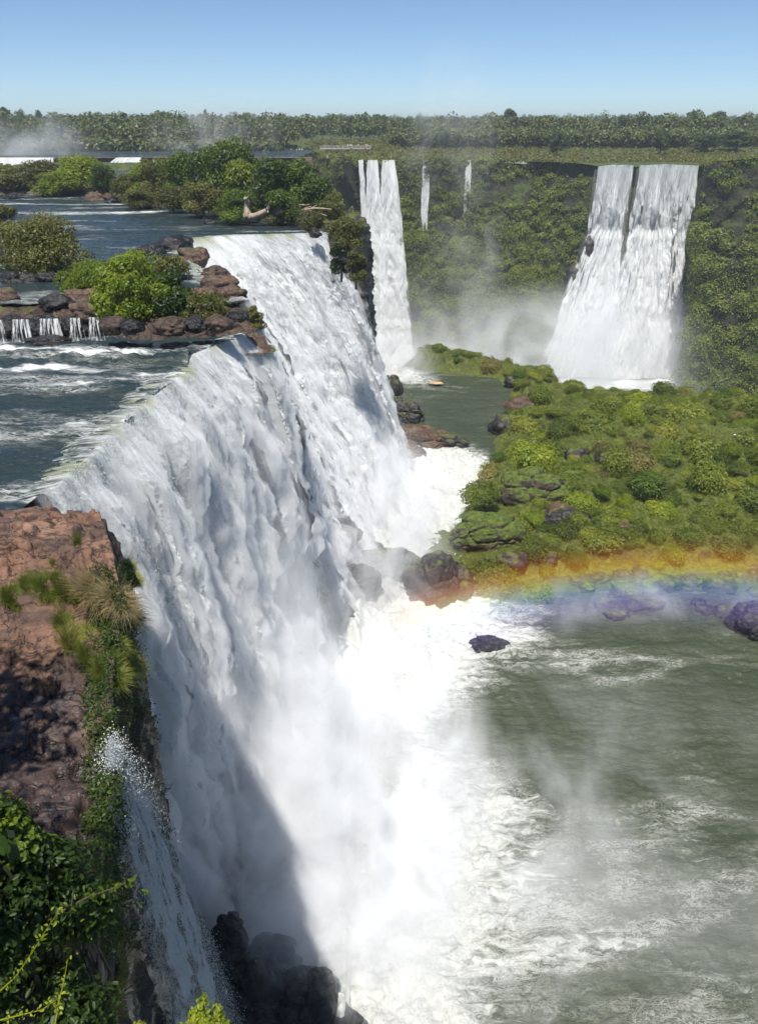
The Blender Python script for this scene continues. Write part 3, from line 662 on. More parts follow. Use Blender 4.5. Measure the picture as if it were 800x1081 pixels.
def islet(name, poly, base, topf, res, amp, mat, below=1.6):
    p = np.array(poly); x0, y0 = p.min(0) - 2; x1, y1 = p.max(0) + 2
    X, Y = np.meshgrid(np.arange(x0, x1, res), np.arange(y0, y1, res), indexing='ij')
    sd = signed(X, Y, poly) + .7 * fbm(X * .5, Y * .5, 3, 4)
    d1, d2, v = cells(X * .7, Y * .7, 0 * X)
    Hh = base - below + (below + topf) * sstep(-.35, 1.1, sd) + amp * sstep(-.3, .6, sd) * (.8 * (v - .4) + .5 * fbm(X * .6, Y * .6, 1, 4))
    o = link(name, grid_mesh(name, np.stack([X, Y, Hh], -1), fmask=sd > -.9), mat); tag(o, kind='structure'); return o
pz = lambda L, z: [tuple(P(a, b, z)[:2]) for a, b in L]
front = [(-60, 207), (0, 206), (60, 205), (100, 207), (130, 213), (175, 218), (210, 222), (250, 230), (300, 238), (335, 243)]
fw = pz(front, FARZ)
backp = [(-8.5, 121), (-10, 140), (-16, 165), (-30, 185), (-60, 205), (-90, 215), (-130, 222)]
islet('river_island', fw + backp, FARZ, .6, .4, .5, M['brownrock'])
midp = pz([(-40, 312), (0, 300), (60, 298), (100, 290), (150, 263), (200, 262), (212, 280), (222, 300), (262, 318), (277, 336), (262, 337), (210, 340), (130, 343), (100, 337), (50, 335), (0, 333), (-40, 333)], 36.2)
islet('river_rock_shelf', midp, 35.75, .35, .16, .8, M['shelf'], below=2.0)

# ------------------------------------------------------------------ boulders
import bmesh
def ico(sub):
    bm = bmesh.new(); bmesh.ops.create_icosphere(bm, subdivisions=sub, radius=1)
    V = np.array([v.co for v in bm.verts]); Fc = np.array([[v.index for v in f.verts] for f in bm.faces]); bm.free(); return V, Fc
ICO = {k: ico(k) for k in (3, 4, 6)}
def boulder(name, loc, size, mat, label, group=None, seed=0, sub=6, ang=.5, rot=0, cat='rock'):
    V, Fc = ICO[sub]; V = V.copy(); s = seed * 13.7
    q = V * 1.1 + s
    d1, d2, v = cells(q[:, 0] * 1.1, q[:, 1] * 1.1, q[:, 2] * 1.1)
    r = 1 + ang * (.55 * (.55 - d1) + .25 * (v - .5)) + .16 * fbm(q[:, 0], q[:, 1], q[:, 2], 5, .55) * 2 - .10 * np.exp(-(d2 - d1) * 14)
    r += .05 * fbm(q[:, 0] * 5, q[:, 1] * 5, q[:, 2] * 5, 3)
    V *= r[:, None]; V *= np.array(size) / 2.0
    c, q_ = math.cos(rot), math.sin(rot)
    V = V @ np.array([[c, q_, 0], [-q_, c, 0], [0, 0, 1]])
    o = link(name, raw_mesh(name, V, Fc), mat, loc=loc); tag(o, label, cat, group); return o
def at(px, py, z, dz=0): a = P(px, py, z); return (a[0], a[1], a[2] + dz)
B = boulder
B('boulder', at(462, 630, 0, 1.8), (7.6, 6, 7.4), M['wetrock'], 'dark grey boulder at the tip of the green island, left of its round green shrub', seed=1)
B('boulder', at(513, 572, 1, 1.2), (9.6, 6, 5.6), M['mossrock'], 'broad slanting boulder with a green mossy top beside the white channel', seed=2, rot=.2)
B('boulder', at(562, 528, 2, 1.5), (10.5, 7, 6.4), M['mossrock'], 'large brown boulder draped with green growth above the slanting mossy boulder', seed=3, rot=-.2)
B('boulder', at(600, 560, 1.5, .8), (7.5, 4, 4.0), M['wetrock'], 'rough dark boulder below the single bright round bush', seed=4)
B('boulder', at(795, 664, 0, .8), (5.2, 5, 4.6), M['wetrock'], 'dark knobbly boulder standing in the pool at the right edge', seed=5)
B('boulder', at(517, 682, 0, -.1), (4.2, 2.8, 1.9), M['blackrock'], 'low grey boulder awash in the foam near the end of the rainbow', seed=6)
B('boulder', at(378, 622, 2, .9), (5.4, 3.6, 4.2), M['blackrock'], 'wet black rock in the middle of the white cascade', seed=7)
B('boulder', at(420, 605, 1, 1.2), (4.8, 3.6, 4.2), M['wetrock'], 'rounded wet rock at the right end of the white cascade', seed=8)
B('boulder', at(358, 572, 6, .8), (5.2, 3.4, 3.6), M['blackrock'], 'upper black rock poking through the white cascade', seed=9)
B('boulder', at(340, 612, 5, .0), (3.6, 2.4, 3.4), M['blackrock'], 'left black rock poking through the shaded side of the cascade', seed=10)
B('boulder', at(395, 588, 3.5, .0), (4.0, 2.2, 1.6), M['wetrock'], 'thin slab of wet rock above the rounded cascade rock', seed=31)
for k, (a, b, z, s, lab) in enumerate([(264, 1052, 4, (4.2, 3.8, 6.0), 'tallest wet black rock at the foot of the near waterfall'),
                          (318, 1058, 3, (4.2, 3.6, 5.2), 'rounded wet black rock, rightmost at the foot of the near waterfall'),
                          (290, 1018, 3, (3.4, 2.6, 3.0), 'smaller wet black rock behind the two tall ones at the foot of the near waterfall'),
                          (243, 995, 7, (2.2, 2.2, 4.6), 'narrow wet rock in spray close to the cliff, left of the black rocks'),
                          (285, 1002, 5, (3.0, 2.0, 2.4), 'spray covered rock just under the white foot of the near curtain'),
                          (350, 1085, 2, (3.4, 3, 2.2), 'low wet black rock at the bottom edge of the picture')]):
    B('boulder', at(a, b, z, -.3), s, M['blackrock'], lab, seed=11 + k, ang=.75)
for k, (a, b, s, lab) in enumerate([(428, 442, (8, 5, 5.6), 'tallest dark rock of the spit under the cliff corner'),
                       (446, 466, (10, 6, 4.2), 'long layered rock of the spit, running into the green pool'),
                       (470, 468, (8, 4.4, 2.6), 'low pointed end rock of the spit in the green pool'),
                       (428, 482, (7, 4.4, 3.6), 'nearest dark rock of the spit, wet by the white channel'),
                       (414, 415, (4.5, 4.5, 6.0), 'steep wet rock at the base of the cliff corner')]):
    B('boulder', at(a, b, 0, .6), s, M['brownrock'] if k % 2 else M['wetrock'], lab, seed=21 + k, rot=-.5)
side = [(470, 368, 9), (447, 385, 6), (545, 400, 6), (548, 425, 7), (535, 450, 8), (556, 470, 6), (590, 540, 5), (575, 590, 4), (540, 600, 5), (655, 560, 4), (610, 470, 5), (640, 477, 4)]
for k, (a, b, s) in enumerate(side):
    q = at(a, b, 1.5); q = at(a, b, max(.2, hz(q[0], q[1])))
    if a < 500 and b < 390: continue
    B('shore_rock', (q[0], q[1], max(0, hz(q[0], q[1])) + .1), (s * .8, s * .6, s * .5), M['wetrock'] if k % 3 else M['brownrock'], 'dark rock half hidden between the shrubs of the green island', 'dark rocks among the island shrubs', seed=40 + k, sub=4)
rr = random.Random(4)
for k in range(46):
    a = rr.uniform(612, 800); b = 606 + rr.random() ** 1.3 * 44 + abs(a - 700) * -.02
    s = rr.uniform(1.1, 3.4)
    if b > 632: a = rr.choice([650, 668, 690, 735, 760]) + rr.uniform(-12, 12)
    B('shore_rock', at(a, b, 0, -.1), (s * 1.3, s, s * .7), M['wetrock'], 'small dark stone lying in the shallows along the rainbow shore', 'small stones along the rainbow shore', seed=60 + k, sub=3 if s < 1.4 else 4)
# rocks of the upper river
up = [(205, 273, 3.6, 'brownrock'), (232, 302, 3.4, 'brownrock'), (215, 318, 3.0, 'brownrock'), (185, 262, 4.5, 'blackrock'), (160, 268, 3.4, 'blackrock'), (200, 268, 2.2, 'blackrock'), (245, 312, 2.6, 'shelf'), (120, 345, 2.2, 'shelf'), (180, 346, 2.4, 'shelf'), (205, 344, 2.0, 'blackrock'), (232, 343, 2.2, 'shelf'), (140, 347, 1.8, 'blackrock'), (228, 290, 2.6, 'brownrock'),
      (88, 318, 3.0, 'brownrock'), (60, 322, 2.6, 'blackrock'), (95, 330, 2.8, 'brownrock'), (20, 296, 3.0, 'blackrock'), (3, 316, 2.8, 'brownrock'), (110, 300, 2.4, 'brownrock'), (52, 296, 2.2, 'blackrock'), (8, 276, 2.0, 'blackrock'), (252, 336, 1.4, 'blackrock'),
      (222, 236, 1.8, 'blackrock'), (14, 210, 3.0, 'blackrock'), (55, 206, 4, 'blackrock'), (100, 211, 4, 'brownrock'), (120, 214, 3, 'blackrock'), (160, 219, 3, 'brownrock'), (106, 204, 4.5, 'drift'), (175, 214, 3, 'brownrock'), (345, 240, 1.8, 'blackrock'), (333, 248, 1.6, 'blackrock'), (28, 254, 2.2, 'blackrock'), (10, 262, 3, 'brownrock')]
for k, (a, b, s, m) in enumerate(up):
    B('river_rock', at(a, b, FARZ, .1), (s, s * .8, s * .55), M[m], 'wet rock standing out of the upper river', 'rocks of the upper river', seed=110 + k, sub=4, ang=.7)
B('river_rock', at(50, 362, NEARZ, .1), (3.0, 1.6, .9), M['blackrock'], 'flat wet rock at the foot of the low river cascade', seed=140)
for k, (a, b) in enumerate([(5, 352), (32, 350), (60, 350), (80, 350), (100, 348), (20, 346), (48, 345)]):
    B('cascade_rock', at(a, b, 35.3, .2), (2.2, 1.4, 1.6), M['blackrock'], 'dark rock between strands of the low river cascade', 'rocks of the low river cascade', seed=150 + k, sub=4, ang=.7)
B('boulder', at(460, 405, .3, .1), (3.0, 1.6, .5), M['sand'], 'small patch of orange sand on the bank of the green pool', seed=170, sub=4, cat='sand bank')

# ------------------------------------------------------------------ foliage
def leafcloud(cen, rad, k, size, surf=.55, ratio=.5, fold=False, up=.25, seed=0, jit=.35):
    r = np.random.RandomState(seed + 100)
    cen = np.asarray(cen, float); rad = np.asarray(rad, float)
    if rad.ndim == 0: rad = np.full(len(cen), float(rad))
    if rad.ndim == 1: rad = np.repeat(rad[:, None], 3, 1)
    k = np.broadcast_to(k, (len(cen),)).astype(int)
    idx = np.repeat(np.arange(len(cen)), k); N = len(idx)
    d = r.randn(N, 3); d[:, 2] += up; d /= np.linalg.norm(d, axis=1)[:, None]
    rr = surf + (1 - surf) * r.rand(N) ** .6
    rr *= 1 + jit * fbm(d[:, 0] * 2 + idx * 3.1, d[:, 1] * 2, d[:, 2] * 2 + idx * 1.7, 2)
    pos = cen[idx] + d * rr[:, None] * rad[idx]
    nr = d + r.randn(N, 3) * .55; nr[:, 2] += .35; nr /= np.linalg.norm(nr, axis=1)[:, None]
    a = np.cross(nr, r.randn(N, 3)); a /= np.linalg.norm(a, axis=1)[:, None] + 1e-9
    b = np.cross(nr, a); s = size * (.6 + .8 * r.rand(N))
    A = a * s[:, None] * .5; Bv = b * (s * ratio)[:, None] * .5
    rnd = (r.rand(len(cen))[idx] * .5 + r.rand(N) * .5)
    if fold:
        Nn = nr * (s * .12)[:, None]
        V = np.stack([pos - A, pos - A * .35 + Bv + Nn, pos + A * .35 + Bv * .8 + Nn, pos + A, pos + A * .35 - Bv * .8 + Nn, pos - A * .35 - Bv + Nn], 1)
        Fi = np.array([[0, 1, 2, 3], [0, 3, 4, 5]])
        Fc = (np.arange(N)[:, None, None] * 6 + Fi[None]).reshape(-1, 4); rep = 6
    else:
        V = np.stack([pos - A, pos + Bv, pos + A, pos - Bv], 1); Fc = np.arange(N * 4).reshape(-1, 4); rep = 4
    return V.reshape(-1, 3), Fc, np.repeat(rnd, rep)
def leafmesh(name, *a, **k):
    V, Fc, r = leafcloud(*a, **k); return raw_mesh(name, V, Fc, False, {'rnd': r})
def tube(path, rads, sides=7):
    path = np.asarray(path, float); n = len(path); t = np.gradient(path, axis=0); t /= np.linalg.norm(t, axis=1)[:, None] + 1e-9
    ref = np.array([.31, .2, .93]); u = np.cross(t, ref); u /= np.linalg.norm(u, axis=1)[:, None] + 1e-9; w = np.cross(t, u)
    th = np.linspace(0, 2 * PI, sides, endpoint=False)
    V = path[:, None] + (u[:, None] * np.cos(th)[None, :, None] + w[:, None] * np.sin(th)[None, :, None]) * np.asarray(rads)[:, None, None]
    I = np.arange(n * sides).reshape(n, sides); J = np.roll(I, -1, 1)
    Fc = np.stack([I[:-1], J[:-1], J[1:], I[1:]], -1).reshape(-1, 4)
    return V.reshape(-1, 3), Fc
def merge(parts):
    V = []; Fc = []; o = 0
    for v, f in parts: V.append(v); Fc.append(f + o); o += len(v)
    return np.concatenate(V), np.concatenate(Fc)
def curve(a, b, sag, n=8, wob=.1, r=None):
    r = r or np.random; t = np.linspace(0, 1, n)[:, None]; a = np.array(a, float); b = np.array(b, float)
    p = a * (1 - t) + b * t + np.array([0, 0, 1.0]) * sag * 4 * t * (1 - t)
    L = np.linalg.norm(b - a); p[1:-1] += r.randn(n - 2, 3) * wob * L * .3
    return p
def tree_meshes(seed, H, W, leaves, lsize, clumps, trunk_h=.3, spread=.42, flat=.8):
    """crown of leaf clumps over a tapered trunk with limbs; origin at the foot"""
    r = np.random.RandomState(seed)
    cc = []; cr = []
    for i in range(clumps):
        a = r.rand() * 2 * PI; q = math.sqrt(r.rand()); z = r.rand()
        R = W * .5 * math.sqrt(max(.05, 1 - (abs(z - .38) / .68) ** 2)) * (.78 + .3 * r.rand())
        cc.append((math.cos(a) * q * R * .85, math.sin(a) * q * R * .85, H * (trunk_h + (1 - trunk_h) * z * .88)))
        s = W * spread * .5 * (.6 + .6 * r.rand()); cr.append((s, s, s * flat))
    cc = np.array(cc); cr = np.array(cr)
    crown = leafmesh('crown', cc, cr, max(3, leaves // clumps), lsize, seed=seed)
    parts = []
    top = np.array([r.randn() * .03 * W, r.randn() * .03 * W, H * .8])
    parts.append(tube(curve((0, 0, -.6), top, 0, 8, .05, r), np.linspace(H * .028 + .05, .03, 8)))
    for i in range(0, clumps, max(1, clumps // 9)):
        f = .25 + .5 * r.rand(); parts.append(tube(curve(top * f, cc[i], H * .02, 6, .08, r), np.linspace(H * .011 + .02, .012, 6), 5))
    V, Fc = merge(parts)
    return crown, raw_mesh('trunk', V, Fc)
def place_tree(name, meshes, mats, loc, s, rz, label, cat='tree', group=None):
    e = bpy.data.objects.new(name, None); C.objects.link(e); e.location = loc; e.rotation_euler = (0, 0, rz); e.scale = s if np.ndim(s) else (s, s, s)
    e.empty_display_size = .3
    tag(e, label, cat, group)
    c = link('crown', meshes[0], None, e); t = link('trunk', meshes[1], None, e)
    return e
def mkt(seed, H, W, leaves, ls, cl, leafmat, **k):
    c, t = tree_meshes(seed, H, W, leaves, ls, cl, **k); c.materials.append(M[leafmat]); t.materials.append(M['bark']); return (c, t)

# trees of the river island, most of 7 m at scale 1
isl_t = [mkt(200 + i, 7, 7.5, 9000, .40, 34, m, trunk_h=.18) for i, m in enumerate(['leaf_mid', 'leaf_dark', 'leaf_mid', 'leaf_bright', 'leaf_olive'])]
ilist = [  # px, base y, top y, width px, depth push, variant, label
 (10, 204, 177, 50, 4, 4, 'olive shrub at the left end of the river island, cut by the picture edge'),
 (48, 203, 172, 46, 5, 4, 'olive bushy tree on the river island, left of the bright green one'),
 (88, 204, 168, 52, 2, 3, 'tallest bright green tree near the left end of the river island'),
 (62, 205, 184, 46, 0, 3, 'low bright green shrub in front of the olive island tree'),
 (112, 206, 176, 30, 1, 1, 'dark green round tree just right of the bright island tree'),
 (136, 211, 186, 34, 0, 4, 'small olive shrub above the pale drifted rock of the island'),
 (152, 213, 178, 36, 3, 0, 'slim green tree on the island, right of the low white waterfall'),
 (172, 215, 172, 46, 4, 4, 'olive green tree leaning over the middle of the island bank'),
 (148, 219, 203, 34, 0, 4, 'low yellowish shrub on the island bank by brown stones'),
 (198, 219, 168, 50, 3, 0, 'mid green tree left of the tallest island tree'),
 (222, 222, 163, 52, 4, 0, 'broad mid green tree at the left shoulder of the tallest island tree'),
 (248, 224, 153, 58, 6, 1, 'tallest tree of the river island, dark and round topped'),
 (216, 228, 196, 44, 0, 4, 'low spreading shrub at the water under the broad island tree'),
 (262, 228, 176, 52, 3, 0, 'dense green tree in the centre of the island clump'),
 (288, 232, 173, 56, 4, 1, 'dark dense tree right of the centre of the island clump'),
 (312, 232, 174, 52, 5, 1, 'dark dense tree rising behind the driftwood'),
 (250, 234, 205, 42, 0, 0, 'low green shrub at the water left of the driftwood'),
 (336, 233, 190, 44, 4, 1, 'rightmost tree of the island clump, sloping down to the cliff'),
 (300, 236, 205, 46, 1, 0, 'low green shrub right behind the driftwood'),
 (352, 236, 207, 26, 3, 4, 'small shrub on the rim at the right end of the island'),
 (184, 222, 200, 40, 0, 4, 'low olive shrub on brown stones at the middle of the island bank'),
]
for k, (px, yb, yt, w, dy, v, lab) in enumerate(ilist):
    b = P(px, yb, FARZ + .3); Yd = b[1] + dy; bx = PY(px, yb, Yd)[0]
    top = PY(px, yt, Yd)[2]; hgt = top - FARZ; dep = Yd * cp + (CAMZ - FARZ) * sp
    wid = w / F * dep
    place_tree('island_tree' if hgt > 5 else 'island_shrub', isl_t[v], None, (bx, Yd, FARZ + .1), (wid / 7.0, wid / 7.0, hgt / 6.6), k * 1.3, lab, 'tree' if hgt > 5 else 'shrub')
# shrubs of the rock shelf
def bush(name, px, yb, yt, w, z, leafmat, leaves, ls, cl, seed, lab, dy=0, sub=.1, **k):
    b = P(px, yb, z); Yd = b[1] + dy; bx = PY(px, yb, Yd)[0]; top = PY(px, yt, Yd)[2]; dep = Yd * cp + (CAMZ - z) * sp
    hgt = top - z; wid = w / F * dep
    ms = mkt(seed, hgt * 1.05, wid, leaves, ls, cl, leafmat, trunk_h=.12, **k)
    return place_tree(name, ms, None, (bx, Yd, z - sub), 1, 0, lab, 'shrub')
bush('shrub', 50, 292, 236, 92, 36.6, 'leaf_olive', 26000, .24, 60, 300, 'big round olive bush standing in the upper river at the left', dy=2.5)
bush('shrub', 40, 296, 277, 26, 36.4, 'leaf_bright', 2500, .2, 10, 301, 'small bright green bush at the foot of the big round olive bush', dy=.6)
bush('shrub', 148, 338, 264, 92, 35.9, 'leaf_bright', 26000, .26, 60, 302, 'big bright green bush on the rock shelf above the dark river', dy=.6, spread=.36, sub=.7)
bush('shrub', 96, 318, 280, 70, 36.3, 'leaf_bright', 9000, .22, 28, 303, 'sloping yellow green bush joined to the left of the big bright bush', dy=2.5)
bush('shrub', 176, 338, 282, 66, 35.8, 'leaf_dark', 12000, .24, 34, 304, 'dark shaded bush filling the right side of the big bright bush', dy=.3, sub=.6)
bush('shrub', 185, 300, 268, 40, 36.4, 'leaf_olive', 5000, .22, 18, 305, 'olive bush behind the big bright bush, next to reddish rocks', dy=2)
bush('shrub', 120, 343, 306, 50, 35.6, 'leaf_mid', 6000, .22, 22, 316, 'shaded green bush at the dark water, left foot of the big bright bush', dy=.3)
bush('shrub', 218, 342, 312, 50, 35.7, 'leaf_olive', 8000, .17, 26, 306, 'low rounded olive shrub at the right end of the rock shelf', dy=.8)
bush('shrub', 148, 342, 322, 22, 35.5, 'leaf_bright', 1500, .18, 8, 307, 'tiny light green shrub at the water under the big bright bush', dy=.2)
bush('shrub', 163, 343, 324, 20, 35.5, 'leaf_mid', 1500, .18, 8, 308, 'tiny green shrub right of its lighter twin at the dark water', dy=.2)
bush('shrub', 270, 352, 322, 24, 34.6, 'leaf_olive', 4500, .16, 16, 309, 'grassy olive shrub hanging on the lip between the two big curtains', dy=.2)
bush('shrub', 326, 240, 226, 40, 37.0, 'leaf_olive', 3500, .24, 16, 310, 'low green shrub in front of the right end of the driftwood', dy=1)
bush('shrub', 366, 262, 231, 40, 36.6, 'leaf_olive', 9000, .24, 30, 311, 'thick olive shrub crowning the cliff corner beside the waterfall', dy=1)
bush('shrub', 376, 300, 262, 26, 33.0, 'leaf_olive', 5000, .24, 18, 312, 'shrub hanging down the edge of the cliff corner', dy=.6)
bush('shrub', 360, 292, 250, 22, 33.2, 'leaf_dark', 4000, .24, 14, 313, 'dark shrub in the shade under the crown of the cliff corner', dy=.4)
bush('shrub', 8, 262, 205, 34, 36.6, 'leaf_olive', 4000, .26, 16, 314, 'thin bush cut off by the left edge, beyond the big round olive bush', dy=6)
bush('shrub', 198, 246, 232, 26, 36.2, 'leaf_olive', 10, .26, 4, 315, 'x') if False else None

# forest
M_fo = M['forest']
fr = np.random.RandomState(77)
def forest_pts(n, x0, x1, y0, y1, q=1.0):
    Y = y0 + (y1 - y0) * fr.rand(n) ** q; X = (x0 + (x1 - x0) * fr.rand(n)) * (Y / y1) ; return X, Y
near = [mkt(400 + i, 13, 10, 6000, .62, 26, 'forest', trunk_h=.28, spread=.4) for i in range(3)] + [mkt(405, 14, 13, 7000, .62, 26, 'forest', trunk_h=.45, spread=.32, flat=.45)]
spots = []
cl_ = []; cr_ = []; kk = []
def add_cl(X, Y, hgt, wid, n=4, k=26):
    Z = gland(X, Y)
    for j in range(n):
        a = fr.rand(len(X)) * 6.28; q = fr.rand(len(X)) * .35
        cl_.append(np.stack([X + np.cos(a) * wid * q, Y + np.sin(a) * wid * q, Z + hgt * (.38 + .45 * fr.rand(len(X)))], -1))
        s = wid * (.24 + .16 * fr.rand(len(X))); cr_.append(np.stack([s, s, s * .8], -1)); kk.append(np.full(len(X), k))
n = 3000; Y = 345 + 1300 * fr.rand(n) ** 1.6; X = (fr.rand(n) - .5) * Y * 1.45
k_ = ~((X > -36) & (X < 26) & (Y < 425)) & ~((X > 0) & (Y < 400)) & ~((X < -30) & (Y < 342))
X, Y = X[k_], Y[k_]; add_cl(X, Y, 7.5 + 7 * fr.rand(len(X)) ** 2 + 4 * fbm(X * .012, Y * .012, 0, 3), 7 + 8 * fr.rand(len(X)) ** 1.5)
n = 170; Y = 350 + 130 * fr.rand(n); X = (fr.rand(n) - .5) * Y * 1.45; k_ = ~((X > -36) & (Y < 425)) & ~((X < -30) & (Y < 345)); X, Y = X[k_], Y[k_]; add_cl(X, Y, 11 + 4.5 * fr.rand(len(X)), 9 + 5 * fr.rand(len(X)), 5, 30)
# skirts: low growth at the edge of the wood and on the right meadow
n = 1500; X = -430 + 430 * fr.rand(n); Y = 338 + 14 * fr.rand(n); k_ = (X < -42); X, Y = X[k_], Y[k_]; add_cl(X, Y, 6 + 0 * X, 8 + 0 * X, 2, 22)
n = 1500; X = 5 + 300 * fr.rand(n); Y = 385 + 40 * fr.rand(n); add_cl(X, Y, 6 + 0 * X, 9 + 0 * X, 2, 20)
V, Fc, r_ = leafcloud(np.concatenate(cl_), np.concatenate(cr_), np.concatenate(kk) * 2, 1.25, seed=3, up=.7, ratio=.7)
tag(link('forest', raw_mesh('forest', V, Fc, False, {'rnd': r_}), M_fo), kind='stuff')
fspots = [(537, 118, 22, 3), (552, 126, 18, 0), (610, 124, 16, 1), (660, 122, 18, 2), (700, 122, 22, 0), (732, 120, 20, 3), (760, 119, 22, 1), (785, 120, 22, 2), (640, 127, 16, 3), (585, 127, 18, 0),
          (480, 124, 16, 1), (455, 125, 14, 2), (430, 125, 16, 0), (405, 124, 14, 3), (370, 124, 12, 1), (340, 123, 14, 2), (310, 124, 12, 0), (217, 118, 7, 3), (280, 123, 12, 1), (250, 122, 12, 2), (190, 121, 12, 0), (160, 121, 12, 1), (130, 121, 12, 3), (100, 120, 14, 2), (70, 121, 14, 0), (42, 118, 12, 1), (20, 116, 14, 2), (4, 116, 14, 3), (508, 126, 16, 0)]
lab_f = {537: 'tallest flat topped tree standing up from the distant skyline', 552: 'dark tree leaning on the right side of the tallest skyline tree', 217: 'thin tree poking above the distant skyline over the river island', 20: 'tall dark tree on the skyline near the left edge'}
for k, (px, yt, w, v) in enumerate(fspots):
    Yd = 440 + (k * 37) % 70; a = PY(px, yt, Yd); gz = float(gland(np.array(a[0]), np.array(Yd)))
    h = a[2] - gz; wd = w / F * Yd * .98
    place_tree('forest_tree', near[v], None, (a[0], Yd, gz), (wd / (10 if v < 3 else 13), wd / (10 if v < 3 else 13), h / 12.6), k * 2.1, lab_f.get(px, 'dark tree of the distant forest edge reaching the skyline'), 'tree', None if px in lab_f else 'skyline trees of the distant forest')
# nearer trees on the meadow of the right plateau
for k, (px, yb, yt, w, v, lab) in enumerate([(590, 150, 138, 18, 0, 'low round tree on the pale meadow above the big distant waterfall'), (700, 150, 136, 20, 1, 'round tree at the meadow edge right of the big distant waterfall'), (745, 158, 141, 26, 2, 'wide tree behind the right overgrown cliff'),
                              (780, 162, 140, 34, 3, 'wide dark tree at the right edge above the overgrown cliff'), (470, 148, 137, 14, 0, 'small round tree on the far meadow behind the twin streams'), (520, 150, 139, 16, 1, 'dark round tree on the far meadow behind the rising spray')]):
    Yd = 345 + 8 * k; a = PY(px, yt, Yd); gz = float(gland(np.array(a[0]), np.array(Yd))) ; wd = w / F * Yd
    place_tree('meadow_tree', near[v], None, (a[0], Yd, gz - .3), (wd / 10, wd / 10, max(5, a[2] - gz) / 12.6), k, lab, 'tree')
# meadow and rim growth, growth on the gorge walls
idx_u = fr.randint(5, 895, 26000); idx_v = (fr.rand(26000) ** 1.0 * 196).astype(int); pts = G4[idx_u, idx_v]; nn = n4[idx_u, idx_v]
dens = fbm(pts[:, 0] * .05, pts[:, 1] * .05, pts[:, 2] * .09, 3)
bigfall = (pts[:, 0] > 75 - 14 * sstep(60, 196, idx_v)) & (pts[:, 0] < 112.5) & (pts[:, 1] > np.where(pts[:, 0] > 106, 281, 262)) & (pts[:, 1] < 300)
lowv = sstep(25, 80, idx_v)
keep = ((dens > -.32 + .36 * (1 - lowv)) | (idx_v < 6)) & ~bigfall
pts, nn, idv = pts[keep], nn[keep], idx_v[keep]
s = .8 + 1.9 * fr.rand(len(pts)) ** 2 + .5 * sstep(60, 120, idv)
V, Fc, r_ = leafcloud(pts + nn * (s * .3)[:, None], np.stack([s, s, s * .9], -1), 52, .5, seed=5, up=.8, ratio=.65)
pb = fr.randint(0, len(pts), 1500); pb = pb[(idv[pb] > 45) | (fr.rand(1500) < .35)]; sb = 1.8 + 3.2 * fr.rand(len(pb)) ** 1.6
V2, F2, r2 = leafcloud(pts[pb] + nn[pb] * (sb * .45)[:, None], np.stack([sb, sb, sb * .85], -1), 330, .55, seed=15, up=1.0, ratio=.65, surf=.7)
V, Fc, r_ = np.concatenate([V, V2]), np.concatenate([Fc, F2 + len(V)]), np.concatenate([r_, r2])
tag(link('gorge_wall_growth', raw_mesh('gorge_wall_growth', V, Fc, False, {'rnd': r_}), M['wall_leaf']), kind='stuff')
n = 15000; ii = fr.randint(0, 500, n); jj = (fr.rand(n) * 50).astype(int); pts = G5[ii, jj] + fr.randn(n, 3) * [1, 1, .1]
k_ = (pts[:, 1] > 262) & ~((pts[:, 0] < -36)) & ~((pts[:, 0] > 72) & (pts[:, 0] < 113) & (pts[:, 1] < 305)); pts = pts[k_]
s = .7 + 1.6 * fr.rand(len(pts)) ** 2
V, Fc, r_ = leafcloud(pts, np.stack([s, s, s * .7], -1), 22, .7, seed=6, up=1.0, ratio=.65)
tag(link('meadow_growth', raw_mesh('meadow_growth', V, Fc, False, {'rnd': r_}), M['leaf_olive']), kind='stuff')
# bushes along the step between upper river and the far river
n = 420; X = -330 + 300 * fr.rand(n); Y = 259.5 + 3.5 * fr.rand(n); k_ = ~((X > -89) & (X < -73.5)) & ~((X > -140) & (X < -100)); X, Y = X[k_], Y[k_]
s = .8 + 1.2 * fr.rand(len(X))
V, Fc, r_ = leafcloud(np.stack([X, Y, 36.8 + 2.5 * fr.rand(len(X))], -1), s, 40, .7, seed=7, up=.8)
tag(link('river_step_growth', raw_mesh('river_step_growth', V, Fc, False, {'rnd': r_}), M['leaf_olive']), kind='stuff')
G6 = loft([[(-420, 262.8, 34), (-21, 262.8, 34)], [(-420, 264.2, 40.3), (-21, 264.2, 40.3)], [(-420, 268, 39.0), (-21, 268, 39.0)]], 500, [14, 6], 0)
tag(link('river_step_rock', rock_sheet('river_step_rock', G6, .5, .6, M['brownrock']), M['brownrock']), kind='structure')

# cushion shrubs on the island
def cushion_mesh(seed, leaves=5200, ls=.105):
    r = np.random.RandomState(seed); c = [(0, 0, .15)]; rad = [(1, 1, .75)]
    for i in range(7):
        a = r.rand() * 6.28; q = .35 + .35 * r.rand(); c.append((math.cos(a) * q, math.sin(a) * q, .1 + .28 * r.rand())); s = .38 + .22 * r.rand(); rad.append((s, s, s * .85))
    k = np.array([900] + [240] * 7) * leaves // 2600
    V, Fc, rn = leafcloud(c, rad, k, ls, surf=.82, seed=seed, up=.9, jit=.5, ratio=.55)
    return raw_mesh('cushion_shrub', V, Fc, False, {'rnd': rn})
cush = []
for i in range(7):
    m_ = cushion_mesh(500 + i); m_.materials.append(M[['cushion', 'cushion', 'leaf_mid', 'cushion', 'cushion', 'cushion_brown', 'leaf_bright'][i]]); cush.append(m_)
pts_c = []
rc = random.Random(9)
tries = 0
